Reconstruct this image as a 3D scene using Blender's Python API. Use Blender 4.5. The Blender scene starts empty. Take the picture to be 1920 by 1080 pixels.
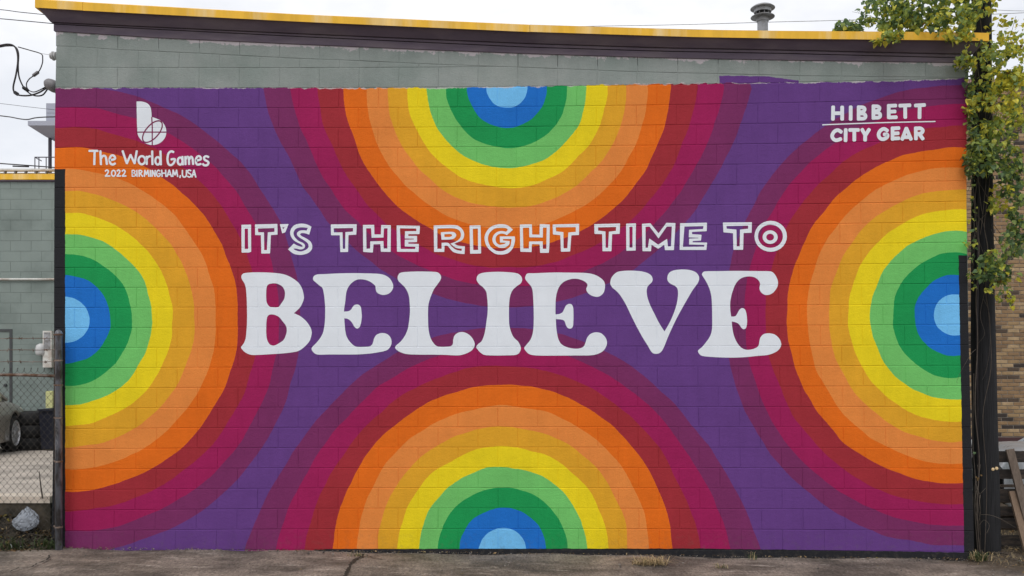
import bpy, bmesh, math, random
import numpy as np
from mathutils import Vector, Matrix

R = math.radians
rnd = random.Random(7)
sc = bpy.context.scene
C = sc.collection

# ---------------------------------------------------------------- camera, sky, sun, exposure
D, EYE, HOR, PXM = 9.0, 1.786, 700.0, 187.0      # metres to the wall, eye height, horizon row, photo px per metre on the wall
F = PXM * D
cd = bpy.data.cameras.new('camera')
cam = bpy.data.objects.new('camera', cd); C.objects.link(cam)
cam.location = (0, -D, EYE); cam.rotation_euler = (R(90), 0, 0)
cd.sensor_width = 36; cd.lens = F / 1920 * 36; cd.shift_y = (HOR - 540) / 1920
cd.clip_start = 0.1; cd.clip_end = 2000
sc.camera = cam

SUN_EL, SUN_AZ = 58, 200
w = bpy.data.worlds.new('World'); sc.world = w; w.use_nodes = True
wt = w.node_tree; wt.nodes.clear()
wo = wt.nodes.new('ShaderNodeOutputWorld'); bg = wt.nodes.new('ShaderNodeBackground')
sky = wt.nodes.new('ShaderNodeTexSky'); sky.sky_type = 'NISHITA'; sky.sun_disc = False
sky.sun_elevation = R(SUN_EL); sky.sun_rotation = R(SUN_AZ)
tc = wt.nodes.new('ShaderNodeTexCoord'); nz = wt.nodes.new('ShaderNodeTexNoise')
nz.inputs['Scale'].default_value = 2.6; nz.inputs['Detail'].default_value = 7; nz.inputs['Roughness'].default_value = .55
mp = wt.nodes.new('ShaderNodeMapping'); mp.inputs['Scale'].default_value = (1, 1, 2.2)
rp = wt.nodes.new('ShaderNodeValToRGB'); rp.color_ramp.elements[0].position = .40; rp.color_ramp.elements[1].position = .55
rp.color_ramp.elements[0].color = (.76, .76, .76, 1); rp.color_ramp.elements[1].color = (1, 1, 1, 1)
mx = wt.nodes.new('ShaderNodeMix'); mx.data_type = 'RGBA'
CLOUD = 10.6
mx.inputs[7].default_value = (CLOUD * .985, CLOUD * .995, CLOUD * 1.03, 1)
wt.links.new(tc.outputs['Generated'], mp.inputs['Vector']); wt.links.new(mp.outputs['Vector'], nz.inputs['Vector'])
wt.links.new(nz.outputs['Fac'], rp.inputs['Fac']); wt.links.new(rp.outputs['Color'], mx.inputs[0])
wt.links.new(sky.outputs['Color'], mx.inputs[6]); wt.links.new(mx.outputs[2], bg.inputs['Color'])
bg.inputs['Strength'].default_value = 0.1
wt.links.new(bg.outputs['Background'], wo.inputs['Surface'])

sl = bpy.data.lights.new('sun', 'SUN'); sl.energy = 1.15; sl.angle = R(25); sl.color = (1, .97, .92)
so = bpy.data.objects.new('sun', sl); C.objects.link(so); so.location = (0, -20, 30)
_d = Vector((math.sin(R(SUN_AZ)) * math.cos(R(SUN_EL)), math.cos(R(SUN_AZ)) * math.cos(R(SUN_EL)), math.sin(R(SUN_EL))))
so.rotation_euler = _d.to_track_quat('Z', 'Y').to_euler()

vs = sc.view_settings
vs.view_transform = 'Standard'; vs.look = 'None'; vs.exposure = 0; vs.gamma = 1; vs.use_curve_mapping = False
try:
    sc.cycles.max_bounces = 6; sc.cycles.transparent_max_bounces = 12
except Exception: pass

# ---------------------------------------------------------------- helpers
def P(u, v, Y=0.0):                       # a point of the place seen at photo pixel (u, v) when it stands at depth Y
    s = F / (D + Y)
    return Vector(((u - 960) / s, Y, EYE - (v - HOR) / s))
def lin(c): c = c / 255; return c / 12.92 if c <= .04045 else ((c + .055) / 1.055) ** 2.4
def col(r, g, b, k=1.0): return (min(.93, lin(r) * k), min(.93, lin(g) * k), min(.93, lin(b) * k), 1)
LIT = 1 / .755
def paint(r, g, b): return col(r, g, b, LIT)

class NT:
    def __init__(s, name):
        s.m = bpy.data.materials.new(name); s.m.use_nodes = True; s.t = s.m.node_tree
        s.b = s.t.nodes['Principled BSDF']
    def n(s, ty, **kw):
        x = s.t.nodes.new(ty)
        for k, v in kw.items(): setattr(x, k, v)
        return x
    def put(s, sock, val):
        if isinstance(val, bpy.types.NodeSocket): s.t.links.new(val, sock)
        else: sock.default_value = val
    def math(s, op, a, b=0.0, c=None, clamp=False):
        x = s.n('ShaderNodeMath', operation=op, use_clamp=clamp)
        s.put(x.inputs[0], a); s.put(x.inputs[1], b)
        if c is not None: s.put(x.inputs[2], c)
        return x.outputs[0]
    def mix(s, f, a, b, mode='MIX'):
        x = s.n('ShaderNodeMix', data_type='RGBA', blend_type=mode)
        s.put(x.inputs[0], f); s.put(x.inputs[6], a); s.put(x.inputs[7], b)
        return x.outputs[2]
    def noise(s, vec, scale, detail=3, rough=.5, out='Fac'):
        x = s.n('ShaderNodeTexNoise'); s.put(x.inputs['Scale'], scale); x.inputs['Detail'].default_value = detail
        x.inputs['Roughness'].default_value = rough
        if vec is not None: s.t.links.new(vec, x.inputs['Vector'])
        return x.outputs[out]
    def ramp(s, f, stops, interp='LINEAR'):
        x = s.n('ShaderNodeValToRGB'); r = x.color_ramp; r.interpolation = interp
        while len(r.elements) < len(stops): r.elements.new(0)
        for e, (p, c) in zip(r.elements, stops):
            e.position = p; e.color = c if len(c) == 4 else (*c, 1)
        s.put(x.inputs[0], f); return x.outputs[0]
    def maprange(s, f, a, b, c=0, d=1):
        x = s.n('ShaderNodeMapRange'); s.put(x.inputs[0], f)
        for i, v in enumerate((a, b, c, d)): s.put(x.inputs[1 + i], v)
        return x.outputs[0]
    def bump(s, h, strength, dist):
        x = s.n('ShaderNodeBump'); x.inputs['Strength'].default_value = strength; x.inputs['Distance'].default_value = dist
        s.t.links.new(h, x.inputs['Height'])
        s.t.links.new(x.outputs[0], s.b.inputs['Normal'])
        return x
    def pos(s, scale=(1, 1, 1), obj=False):
        g = s.n('ShaderNodeTexCoord'); m = s.n('ShaderNodeMapping'); m.inputs['Scale'].default_value = scale
        if obj: s.t.links.new(g.outputs['Object'], m.inputs[0])
        else:
            g = s.n('ShaderNodeNewGeometry'); s.t.links.new(g.outputs['Position'], m.inputs[0])
        return m.outputs[0]

def mat(name, c, rough=.7, var=.12, vscale=6, metal=0, bump=0, bscale=60, c2=None, c2scale=3, c2at=(.45, .62), stretch=(1, 1, 1), spec=.4, obj=False):
    """plain worn surface: base colour with a second colour in patches, grain and fine relief"""
    n = NT(name); p = n.pos(stretch, obj)
    base = c
    if c2 is not None:
        f = n.maprange(n.noise(p, c2scale, 6, .6), c2at[0], c2at[1])
        base = n.mix(f, c, c2)
    k = n.maprange(n.noise(p, vscale, 5, .6), .3, .7, 1 - var, 1 + var)
    x = n.n('ShaderNodeVectorMath', operation='SCALE')
    n.put(x.inputs[0], base[:3] if isinstance(base, tuple) else base); n.t.links.new(k, x.inputs['Scale'])
    n.t.links.new(x.outputs[0], n.b.inputs['Base Color'])
    n.b.inputs['Roughness'].default_value = rough; n.b.inputs['Metallic'].default_value = metal
    n.b.inputs['Specular IOR Level'].default_value = spec
    if bump: n.bump(n.noise(p, bscale, 4, .6), .6, bump)
    return n.m

class MB:
    def __init__(s): s.v = []; s.f = []; s.mi = []
    def add(s, vs, fs, mi=0):
        o = len(s.v); s.v += [tuple(x) for x in vs]; s.f += [tuple(i + o for i in f) for f in fs]; s.mi += [mi] * len(fs)
    def box(s, a, b, mi=0, M=None, cham=0):
        (x0, y0, z0), (x1, y1, z1) = a, b
        vs = [Vector(p) for p in ((x0,y0,z0),(x1,y0,z0),(x1,y1,z0),(x0,y1,z0),(x0,y0,z1),(x1,y0,z1),(x1,y1,z1),(x0,y1,z1))]
        if M is not None: vs = [M @ p for p in vs]
        s.add(vs, [(0,3,2,1),(4,5,6,7),(0,1,5,4),(1,2,6,5),(2,3,7,6),(3,0,4,7)], mi)
    def tube(s, pts, r, n=6, mi=0, cap=True):
        pts = [Vector(p) for p in pts]; rs = r if isinstance(r, (list, tuple)) else [r] * len(pts)
        rings = []; up = Vector((0, 0, 1)); prev = None
        for i, p in enumerate(pts):
            t = (pts[min(i + 1, len(pts) - 1)] - pts[max(i - 1, 0)]).normalized()
            if prev is None:
                a = t.cross(up if abs(t.z) < .9 else Vector((1, 0, 0))).normalized()
            else:
                a = prev - t * prev.dot(t)
                a = a.normalized() if a.length > 1e-6 else t.orthogonal().normalized()
            prev = a; b = t.cross(a)
            rings.append([p + (a * math.cos(2*math.pi*k/n) + b * math.sin(2*math.pi*k/n)) * rs[i] for k in range(n)])
        vs = [q for rg in rings for q in rg]
        fs = [(i*n+k, i*n+(k+1)%n, (i+1)*n+(k+1)%n, (i+1)*n+k) for i in range(len(pts)-1) for k in range(n)]
        if cap: fs += [tuple(reversed(range(n))), tuple((len(pts)-1)*n + k for k in range(n))]
        s.add(vs, fs, mi)
    def lathe(s, prof, n=24, M=None, mi=0, cap=True):      # prof [(r, z)]
        vs = [Vector((r*math.cos(2*math.pi*k/n), r*math.sin(2*math.pi*k/n), z)) for r, z in prof for k in range(n)]
        if M is not None: vs = [M @ p for p in vs]
        m = len(prof)
        fs = [(i*n+k, i*n+(k+1)%n, (i+1)*n+(k+1)%n, (i+1)*n+k) for i in range(m-1) for k in range(n)]
        if cap: fs += [tuple(reversed(range(n))), tuple((m-1)*n + k for k in range(n))]
        s.add(vs, fs, mi)
    def build(s, name, mats, parent=None, smooth=False):
        me = bpy.data.meshes.new(name); me.from_pydata(s.v, [], s.f)
        for m in (mats if isinstance(mats, (list, tuple)) else [mats]): me.materials.append(m)
        if len(set(s.mi)) > 1: me.polygons.foreach_set('material_index', s.mi)
        if smooth: me.polygons.foreach_set('use_smooth', [True] * len(me.polygons))
        me.update()
        return link(name, me, parent)
def link(name, me, parent=None):
    o = bpy.data.objects.new(name, me); C.objects.link(o)
    if parent is not None:
        o.parent = parent
        o.matrix_parent_inverse = PARINV.get(parent.name, Matrix()).copy()
    return o
PARINV = {}
def tag(o, label=None, cat=None, group=None, kind=None):
    for k, v in (('label', label), ('category', cat), ('group', group), ('kind', kind)):
        if v: o[k] = v
    return o
def thing(name, label, cat, loc=(0, 0, 0), group=None):      # Empty at the thing's base; its parts keep world coordinates
    o = bpy.data.objects.new(name, None); C.objects.link(o); o.location = loc; o.empty_display_size = .2
    PARINV[o.name] = Matrix.Translation(Vector(loc)).inverted()
    return tag(o, label, cat, group)
def catmull(pts, seg=6, closed=False, corners=()):
    """points through a smooth line; the indices in corners stay sharp"""
    n = len(pts); out = []
    rng = range(n) if closed else range(n - 1)
    for i in rng:
        p1, p2 = pts[i], pts[(i+1) % n]
        p0 = pts[(i-1) % n] if closed or i > 0 else p1
        p3 = pts[(i+2) % n] if closed or i + 2 < n else p2
        if i in corners: p0 = p1
        if (i+1) % n in corners: p3 = p2
        for k in range(seg):
            t = k / seg
            out.append(tuple(.5 * (2*b + (c-a)*t + (2*a-5*b+4*c-d)*t*t + (3*b-a-3*c+d)*t**3) for a, b, c, d in zip(p0, p1, p2, p3)))
    if not closed: out.append(tuple(pts[-1]))
    return out

# ---------------------------------------------------------------- the block lattice of the painted wall
CU = [950.325, 837.957, 3.867, 7.949, 5.172, 1.769, 19.557, .221, 3.36, -3.288]
CV = [593.728, -2.514, 431.573, -1.195, 4.394, 2.494, -1.046, 6.322, -.987, 2.006]
JN, KN = 22.5, 23
def basis(j, k):
    x = (j - 11.25) / 11.25; y = (k - 11.5) / 11.5
    return (1, x, y, x*x, x*y, y*y, x**3, x*x*y, x*y*y, y**3)
def lat(j, k):                                     # lattice (blocks along, courses down) -> wall px
    b = basis(j, k)
    return sum(a*c for a, c in zip(CU, b)), sum(a*c for a, c in zip(CV, b))
def inv(u, v):                                     # wall px -> lattice
    j = (u - 104) / 76.0; k = (v - 164) / 37.7
    for _ in range(6):
        a, b = lat(j, k); e = 1e-3
        a1, b1 = lat(j + e, k); a2, b2 = lat(j, k + e)
        J = ((a1-a)/e, (a2-a)/e, (b1-b)/e, (b2-b)/e); det = J[0]*J[3] - J[1]*J[2]
        du, dv = u - a, v - b
        j += (J[3]*du - J[1]*dv) / det; k += (-J[2]*du + J[0]*dv) / det
    return j, k
def wallpt(u, v, y=0.0): return Vector(((u - 960) / PXM, y, EYE - (v - HOR) / PXM))

X_SLOPE = ([95, 145, 215, 370, 560, 670, 820, 1020, 1195, 1345, 1500, 1830], [86, 88, 93, 100, 110, 114, 121, 128, 135, 138.5, 142.5, 146])
def slope_v(u): return float(np.interp(u, *X_SLOPE))
X_BOARD = ([80, 104, 295, 560, 780, 1000, 1240, 1480, 1800, 1850], [57.5, 59, 71.5, 83.5, 93, 101.5, 109, 113.5, 118, 118.5])

# ---------------------------------------------------------------- mural paint: one material over blocks, mortar and all
PURPLE = paint(90, 56, 117); MAROON = paint(108, 42, 86); MAGENTA = paint(140, 28, 78); RED = paint(142, 42, 50)
RINGS = [paint(104, 172, 222), paint(28, 100, 180), paint(26, 134, 72), paint(102, 174, 94), paint(210, 188, 28), paint(200, 146, 38),
         paint(204, 122, 58), paint(202, 97, 24), RED, MAGENTA, MAROON]
GREY = paint(106, 120, 114); BLACK = (.022, .0225, .026, 1)
BULLS = [  # cx, cy, radii, extra of the outer bands by angle from the horizontal axis (deg: px), where the extra starts/ends
    (950.5, 165, (35.5, 74, 111.5, 149, 186, 224.5, 262.5, 300, 336, 373, 411), ((0, 51), (10, 36), (18, 23), (31, 13), (45, 6), (70, 0), (90, 0)), (285, 470)),
    (943, 1034, (43, 81.5, 121, 158, 196, 234, 272, 311, 346, 384, 421), ((0, 62), (13, 39), (23, 20), (31, 11), (39, 5), (60, 0), (90, 0)), (300, 480)),
    (125, 599, (42.5, 81, 122, 160, 199, 240, 280, 322, 359, 397, 438), None, None),
    (1790, 591.5, (38.5, 76, 117, 157, 199, 236, 276, 313.5, 354.5, 393, 431), None, None)]

def wall_material(root):
    n = NT('mural_paint')
    t = n.n('ShaderNodeTexCoord'); t.object = root
    sep = n.n('ShaderNodeSeparateXYZ'); n.t.links.new(t.outputs['Object'], sep.inputs[0])
    u0 = n.math('MULTIPLY_ADD', sep.outputs[0], PXM, 960.0)
    v0 = n.math('MULTIPLY_ADD', sep.outputs[2], -PXM, HOR + EYE * PXM)
    comb = n.n('ShaderNodeCombineXYZ'); n.put(comb.inputs[0], u0); n.put(comb.inputs[1], v0); q = comb.outputs[0]
    # hand wobble of the brush line: slow drift and small tremble
    def wob(scale, amp, off):
        a = n.n('ShaderNodeVectorMath', operation='ADD'); n.t.links.new(q, a.inputs[0]); a.inputs[1].default_value = off
        x = n.n('ShaderNodeTexNoise'); x.inputs['Scale'].default_value = scale; x.inputs['Detail'].default_value = 1
        n.t.links.new(a.outputs[0], x.inputs['Vector'])
        s = n.n('ShaderNodeVectorMath', operation='MULTIPLY_ADD'); n.t.links.new(x.outputs['Color'], s.inputs[0])
        s.inputs[1].default_value = (amp, amp, 0); s.inputs[2].default_value = (-amp/2, -amp/2, 0); return s.outputs[0]
    ad = n.n('ShaderNodeVectorMath', operation='ADD'); n.put(ad.inputs[0], wob(.016, 9, (0, 0, 0))); n.put(ad.inputs[1], wob(.11, 1.3, (50, 9, 0)))
    ad2 = n.n('ShaderNodeVectorMath', operation='ADD'); n.put(ad2.inputs[0], q); n.put(ad2.inputs[1], ad.outputs[0]); qw = ad2.outputs[0]
    sw = n.n('ShaderNodeSeparateXYZ'); n.put(sw.inputs[0], qw); uw, vw = sw.outputs[0], sw.outputs[1]
    c = PURPLE
    for cx, cy, rad, extra, band in BULLS:
        du = n.math('SUBTRACT', uw, cx); dv = n.math('SUBTRACT', vw, cy)
        d = n.math('SQRT', n.math('ADD', n.math('MULTIPLY', du, du), n.math('MULTIPLY', dv, dv)))
        if extra:
            ang = n.math('DIVIDE', n.math('ARCTAN2', n.math('ABSOLUTE', dv), n.math('ABSOLUTE', du)), math.pi / 2)
            B = n.ramp(ang, [(a / 90, (e / 64,) * 3) for a, e in extra])
            S = n.n('ShaderNodeMapRange', interpolation_type='LINEAR'); n.put(S.inputs[0], d); n.put(S.inputs[1], band[0]); n.put(S.inputs[2], band[1])
            d = n.math('SUBTRACT', d, n.math('MULTIPLY', n.math('MULTIPLY', B, 64), S.outputs[0]))
        M = 500.0
        stops = [(0, RINGS[0])] + [(rad[i] / M, RINGS[i+1]) for i in range(10)]
        rc = n.ramp(n.math('DIVIDE', d, M), stops, 'CONSTANT')
        c = n.mix(n.math('LESS_THAN', d, rad[10]), c, rc)
    # broad unevenness of the rolled paint
    rm_ = n.n('ShaderNodeMapping'); n.put(rm_.inputs[0], q); rm_.inputs['Scale'].default_value = (1, .14, 1); rl_ = rm_.outputs[0]
    nb = n.math('MULTIPLY', n.maprange(n.noise(q, .011, 7, .66), .3, .7, .92, 1.08), n.maprange(n.noise(rl_, .06, 4, .6), .3, .7, .965, 1.035))
    sp = n.maprange(n.noise(q, .35, 3, .7), .3, .75, .95, 1.05)
    # bare grey green wall above the mural, its painted edge ragged
    def curve(f, pts, lo, hi):
        return n.math('MULTIPLY_ADD', n.ramp(n.math('DIVIDE', f, 1920.0), [(a / 1920, ((b - lo) / (hi - lo),) * 3) for a, b in pts]), hi - lo, lo)
    rag = n.maprange(n.noise(q, .05, 4, .65), .3, .7, -2.2, 2.6)
    top = n.math('ADD', curve(u0, [(95, 164.6), (560, 164.6), (900, 163.8), (1040, 161), (1200, 157.8), (1340, 156), (1500, 154.5), (1600, 153.2), (1656, 151.5), (1830, 146.5)], 100, 200), rag)
    grey = n.math('LESS_THAN', v0, top)
    # the stray purple roller patch that runs over the mural's upper edge
    pv = curve(u0, [(1347, 141.5), (1440, 143), (1470, 147), (1497, 151)], 100, 200)
    patch = n.math('MULTIPLY', n.math('MULTIPLY', n.math('GREATER_THAN', uw, 1348.0), n.math('LESS_THAN', uw, 1497.0)), n.math('GREATER_THAN', v0, n.math('ADD', pv, n.math('MULTIPLY', rag, .5))))
    patch = n.math('MULTIPLY', patch, grey)
    gcol = n.mix(n.maprange(n.noise(q, .01, 5, .6), .35, .65), paint(117, 126, 122), paint(132, 138, 135))
    # bare primer left along the cornice
    bv = curve(u0, list(zip(*X_BOARD)), 0, 200)
    pn = n.math('MULTIPLY', n.maprange(n.noise(q, .022, 6, .68), .45, .70), 13.0)
    peel = n.math('LESS_THAN', n.math('SUBTRACT', v0, bv), n.math('ADD', pn, n.maprange(n.noise(q, .16, 3), .3, .7, -2.5, 3)))
    gcol = n.mix(n.math('MULTIPLY', peel, .85), gcol, paint(168, 160, 164))
    c = n.mix(grey, c, gcol)
    lip = n.math('LESS_THAN', n.math('ABSOLUTE', n.math('SUBTRACT', v0, n.math('ADD', top, .3))), n.maprange(n.noise(q, .035, 4, .7), .46, .62, 0, 1.5))
    c = n.mix(n.math('MULTIPLY', lip, .7), c, paint(176, 172, 172))
    c = n.mix(patch, c, PURPLE)
    # black edge bands left, right and along the foot
    rg2 = n.maprange(n.noise(q, .06, 2), .3, .7, -.6, .6)
    lb = n.math('MULTIPLY', n.math('LESS_THAN', n.math('ADD', u0, rg2), 122.3), n.math('GREATER_THAN', v0, n.math('ADD', 317.0, rg2)))
    redge = n.math('MULTIPLY_ADD', n.math('SUBTRACT', v0, 478.0), .0195, 1797.0)
    rb = n.math('MULTIPLY', n.math('GREATER_THAN', n.math('ADD', u0, rg2), redge), n.math('GREATER_THAN', v0, n.math('ADD', 478.5, rg2)))
    foot = curve(u0, [(95, 1040), (500, 1038), (620, 1029.5), (1300, 1028.5), (1500, 1031), (1830, 1036)], 1000, 1100)
    fb = n.math('GREATER_THAN', n.math('ADD', v0, rg2), foot)
    blk = n.math('MAXIMUM', n.math('MAXIMUM', lb, rb), fb)
    c = n.mix(blk, c, BLACK)
    # splashed grit and dust near the ground
    dirt = n.math('MULTIPLY', n.maprange(v0, 985.0, 1050.0), n.maprange(n.noise(q, .09, 6, .7), .5, .75), clamp=True)
    c = n.mix(n.math('MULTIPLY', dirt, .5), c, (.13, .11, .09, 1))
    k = n.math('MULTIPLY', nb, sp)
    x = n.n('ShaderNodeVectorMath', operation='SCALE'); n.put(x.inputs[0], c); n.put(x.inputs['Scale'], k)
    n.put(n.b.inputs['Base Color'], x.outputs[0])
    n.b.inputs['Roughness'].default_value = .72; n.b.inputs['Specular IOR Level'].default_value = .12
    h = n.math('ADD', n.math('MULTIPLY', n.noise(q, .55, 4, .65), .7), n.math('MULTIPLY', n.noise(q, .12, 3, .6), .6))
    n.bump(h, .85, .007)
    return n.m

# ---------------------------------------------------------------- shared materials
M = {}
M['white_paint'] = mat('white_lettering_paint', paint(203, 208, 214), .7, .035, 5, bump=.003, bscale=90, spec=.12)
M['mark_paint'] = mat('magenta_line_paint', paint(112, 30, 72), .7, .04, 5, bump=.003, bscale=90, spec=.12)
M['trim'] = mat('weathered_yellow_metal', paint(212, 166, 56), .6, .12, 3, c2=paint(212, 192, 150), c2scale=1.1, c2at=(.5, .72), stretch=(2.6, 1, .4), spec=.2, bump=.002, bscale=20)
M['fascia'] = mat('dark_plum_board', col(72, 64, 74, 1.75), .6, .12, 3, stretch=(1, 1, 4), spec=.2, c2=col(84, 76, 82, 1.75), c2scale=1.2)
M['roof'] = mat('tar_roof', (.2, .2, .19, 1), .9, .2)
M['galv'] = mat('galvanised_steel', (.36, .365, .38, 1), .5, .2, 8, metal=.3, c2=(.22, .21, .2, 1), c2scale=9)
M['post'] = mat('weathered_fence_steel', (.21, .225, .26, 1), .5, .3, 14, metal=.1, c2=(.085, .08, .082, 1), c2scale=16, c2at=(.5, .62), stretch=(1, 1, .35))
M['rust'] = mat('rusty_steel', (.12, .065, .04, 1), .8, .35, 25, metal=.2, c2=(.25, .2, .17, 1), c2scale=14)
M['wire'] = mat('dull_fence_wire', (.07, .062, .055, 1), .7, .2, 20, metal=.4)
M['black_rubber'] = mat('black_rubber', (.014, .014, .015, 1), .7, .2, 20)
M['cable'] = mat('dark_cable_sheath', (.03, .025, .028, 1), .5, .2, 20)
M['grey_plastic'] = mat('grey_plastic', (.22, .21, .22, 1), .5, .1)
M['ceramic'] = mat('white_ceramic', (.55, .55, .55, 1), .35, .1)
M['grey_block'] = mat('grey_green_block_paint', paint(116, 126, 122), .8, .09, 1.3, c2=paint(104, 114, 110), c2scale=1.1, bump=.004, bscale=70)
M['mortar_grey'] = mat('grey_green_mortar', paint(112, 121, 117), .9, .1, 3)
M['wood_pole'] = mat('tarred_pole_wood', (.021, .021, .023, 1), .85, .5, 6, stretch=(14, 14, .5), bump=.012, bscale=9, spec=.25)
M['stem'] = mat('vine_bark', (.085, .068, .055, 1), .85, .3, 20)
M['dead_stem'] = mat('dry_vine_bark', (.17, .14, .11, 1), .85, .3, 20)

# ---------------------------------------------------------------- the ground
def ground_z(x): return float(np.interp(x, [-4.6, 4.7], [.032, -.088]))
def make_ground():
    n = NT('worn_concrete_apron'); p = n.pos(); st = n.pos((1, 1.5, 1))
    a = n.mix(n.maprange(n.noise(st, 1.5, 7, .62), .38, .64), col(96, 88, 80, 1.2), col(150, 138, 127, 1.2))
    streak = n.maprange(n.noise(n.pos((.8, 4.5, 1)), 2.0, 10, .78), .56, .66)
    a = n.mix(n.math('MULTIPLY', streak, .9), a, col(186, 176, 165, 1.2))
    a = n.mix(n.maprange(n.noise(p, .9, 5, .6), .5, .62, 0, .6), a, col(72, 67, 63, 1.1))
    grit = n.maprange(n.noise(n.pos((1, .4, 1)), 48, 4, .75), .3, .72, .5, 1.5)  # gritty grain, with the shading of the surface relief painted into the colour
    speck = n.math('GREATER_THAN', n.noise(p, 160, 2, .6), .735)
    x = n.n('ShaderNodeVectorMath', operation='SCALE'); n.put(x.inputs[0], a); n.put(x.inputs['Scale'], grit)
    c = n.mix(speck, x.outputs[0], (.42, .38, .34, 1))
    # right of the wall and far out: bare brown earth
    sx = n.n('ShaderNodeSeparateXYZ'); n.put(sx.inputs[0], p)
    edge = n.math('ADD', n.math('ADD', sx.outputs[0], n.math('MULTIPLY', sx.outputs[1], .75)), n.maprange(n.noise(p, 3, 4), .3, .7, -.25, .25))
    e = n.maprange(edge, 4.1, 4.5)
    c = n.mix(e, c, n.mix(n.noise(p, 14, 5, .7), (.07, .052, .04, 1), (.16, .125, .09, 1)))
    n.put(n.b.inputs['Base Color'], c); n.b.inputs['Roughness'].default_value = .9; n.b.inputs['Specular IOR Level'].default_value = .2
    n.bump(n.math('ADD', n.noise(p, 60, 4, .75), n.math('MULTIPLY', n.noise(p, 14, 5, .65), 1.3)), 1, .022)
    xs = [-400, -120, -40, -14] + list(np.arange(-8, 8.01, .16)) + [14, 40, 120, 400]
    ys = [-400, -120, -40, -12] + list(np.arange(-4, -1.4, .3)) + list(np.arange(-1.4, .5, .05)) + list(np.arange(.6, 4, .3)) + [8, 20, 60, 200, 400]
    mb = MB(); r = random.Random(3)
    for y in ys:
        for x in xs:
            z = ground_z(x) + (r.uniform(-.004, .004) if -2 < y < .6 else 0)
            if -2 < y < .6: z += .007 * math.sin(x * 2.1 + 3 * y) + .006 * math.sin(5.3 * x - 4 * y)
            mb.v.append((x, y, z))
    W = len(xs)
    mb.f = [(i*W+k, i*W+k+1, (i+1)*W+k+1, (i+1)*W+k) for i in range(len(ys)-1) for k in range(W-1)]; mb.mi = [0]*len(mb.f)
    tag(mb.build('ground', n.m, smooth=True), kind='structure')
make_ground()
def make_cracks():                                   # open cracks in the apron, earth showing in them
    m = mat('crack_earth', (.028, .024, .018, 1), .95, .3, 30)
    mb = MB(); r = random.Random(11)
    def crack(pts, w0):
        pts = catmull([tuple(P(u, v, (EYE - 0) * F / (v - HOR) - D).xy) for u, v in pts], 7)
        L = []; Rr = []
        for i, p in enumerate(pts):
            a = Vector(pts[max(i-1, 0)]); b = Vector(pts[min(i+1, len(pts)-1)]); t = (b - a).normalized(); nn = Vector((-t.y, t.x))
            w = w0 * r.uniform(.35, 1.3) * (.25 if i in (0, len(pts)-1) else 1); j = Vector((r.uniform(-.008, .008), r.uniform(-.008, .008)))
            q = Vector(p) + j; z = ground_z(q.x) + .019
            L.append((*(q + nn*w), z)); Rr.append((*(q - nn*w), z))
        k = len(pts); mb.add(L + Rr, [(i, i+1, k+i+1, k+i) for i in range(k-1)])
    crack([(682, 1040), (676, 1046), (664, 1052), (658, 1060), (652, 1072), (646, 1084)], .02)
    crack([(684, 1042), (700, 1047), (716, 1050)], .008)
    crack([(92, 1050), (88, 1058), (70, 1066), (58, 1073), (36, 1074), (20, 1082)], .008)
    crack([(170, 1061), (185, 1062), (205, 1060)], .006)
    tag(mb.build('ground_crack', m), kind='structure')
make_cracks()

# yard behind the fence
YARD = [( .12, .535), (8.6, .34), (60, .2)]
def yard_z(y): return float(np.interp(y, [a for a, _ in YARD], [b for _, b in YARD]))
def make_yard():
    m = mat('pale_yard_concrete', col(172, 162, 152, 1.25), .9, .12, 3, c2=col(140, 132, 124, 1.2), c2scale=1.3, bump=.005, bscale=60)
    mb = MB(); ys = [.22, 1, 2, 4, 6, 8.6, 20, 60]
    for y in ys: mb.v += [(-40, y, yard_z(y) - .004), (-4.66, y, yard_z(y) - .004)]
    mb.f = [(2*i, 2*i+1, 2*i+3, 2*i+2) for i in range(len(ys)-1)]; mb.mi = [0]*len(mb.f)
    tag(mb.build('yard_slab', m), kind='structure')
    k = MB(); m2 = mat('mossy_concrete', (.075, .062, .045, 1), .95, .4, 7, c2=(.03, .028, .02, 1), c2scale=4, bump=.01, bscale=30)
    m3 = mat('pale_concrete_lip', col(190, 178, 164, 1.25), .9, .15, 8)
    t = thing('retaining_wall', 'low mossy concrete retaining wall with pale lip under the chain link fence', 'wall', (-6, .1, 0))
    k.box((-12, .10, -.3), (-4.68, .30, .47)); k.build('wall_face', m2, t)
    k = MB(); k.box((-12, .085, .472), (-4.68, .34, .54)); k.build('lip', m3, t)
make_yard()

# ---------------------------------------------------------------- the painted block building
bld = thing('painted_building', 'wide concrete block building with rainbow target mural and yellow roof trim', 'building', (0, 0, 0))
MUR = wall_material(bld)
def clip(poly, f):                                   # keep the side where f >= 0
    out = []
    for i in range(len(poly)):
        a, b = poly[i], poly[(i+1) % len(poly)]; fa, fb = f(a), f(b)
        if fa >= 0: out.append(a)
        if fa * fb < 0:
            t = fa / (fa - fb); out.append((a[0] + (b[0]-a[0])*t, a[1] + (b[1]-a[1])*t))
    return out
def parea(p): return abs(sum(p[i][0]*p[(i+1) % len(p)][1] - p[(i+1) % len(p)][0]*p[i][1] for i in range(len(p)))) / 2
HJ, VJ, CH = .58, .34, .7                            # half joint heights / widths and chamfer, in wall px
blocks = []
def add_block(j0, j1, k0, k1, fs=()):
    a, b, c, d = lat(j0, k0), lat(j1, k0), lat(j1, k1), lat(j0, k1)
    p = [(a[0]+VJ, a[1]+HJ), (b[0]-VJ, b[1]+HJ), (c[0]-VJ, c[1]-HJ), (d[0]+VJ, d[1]-HJ)]
    for f in fs:
        p = clip(p, f)
        if len(p) < 3: return
    if parea(p) > 40: blocks.append(p)
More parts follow.
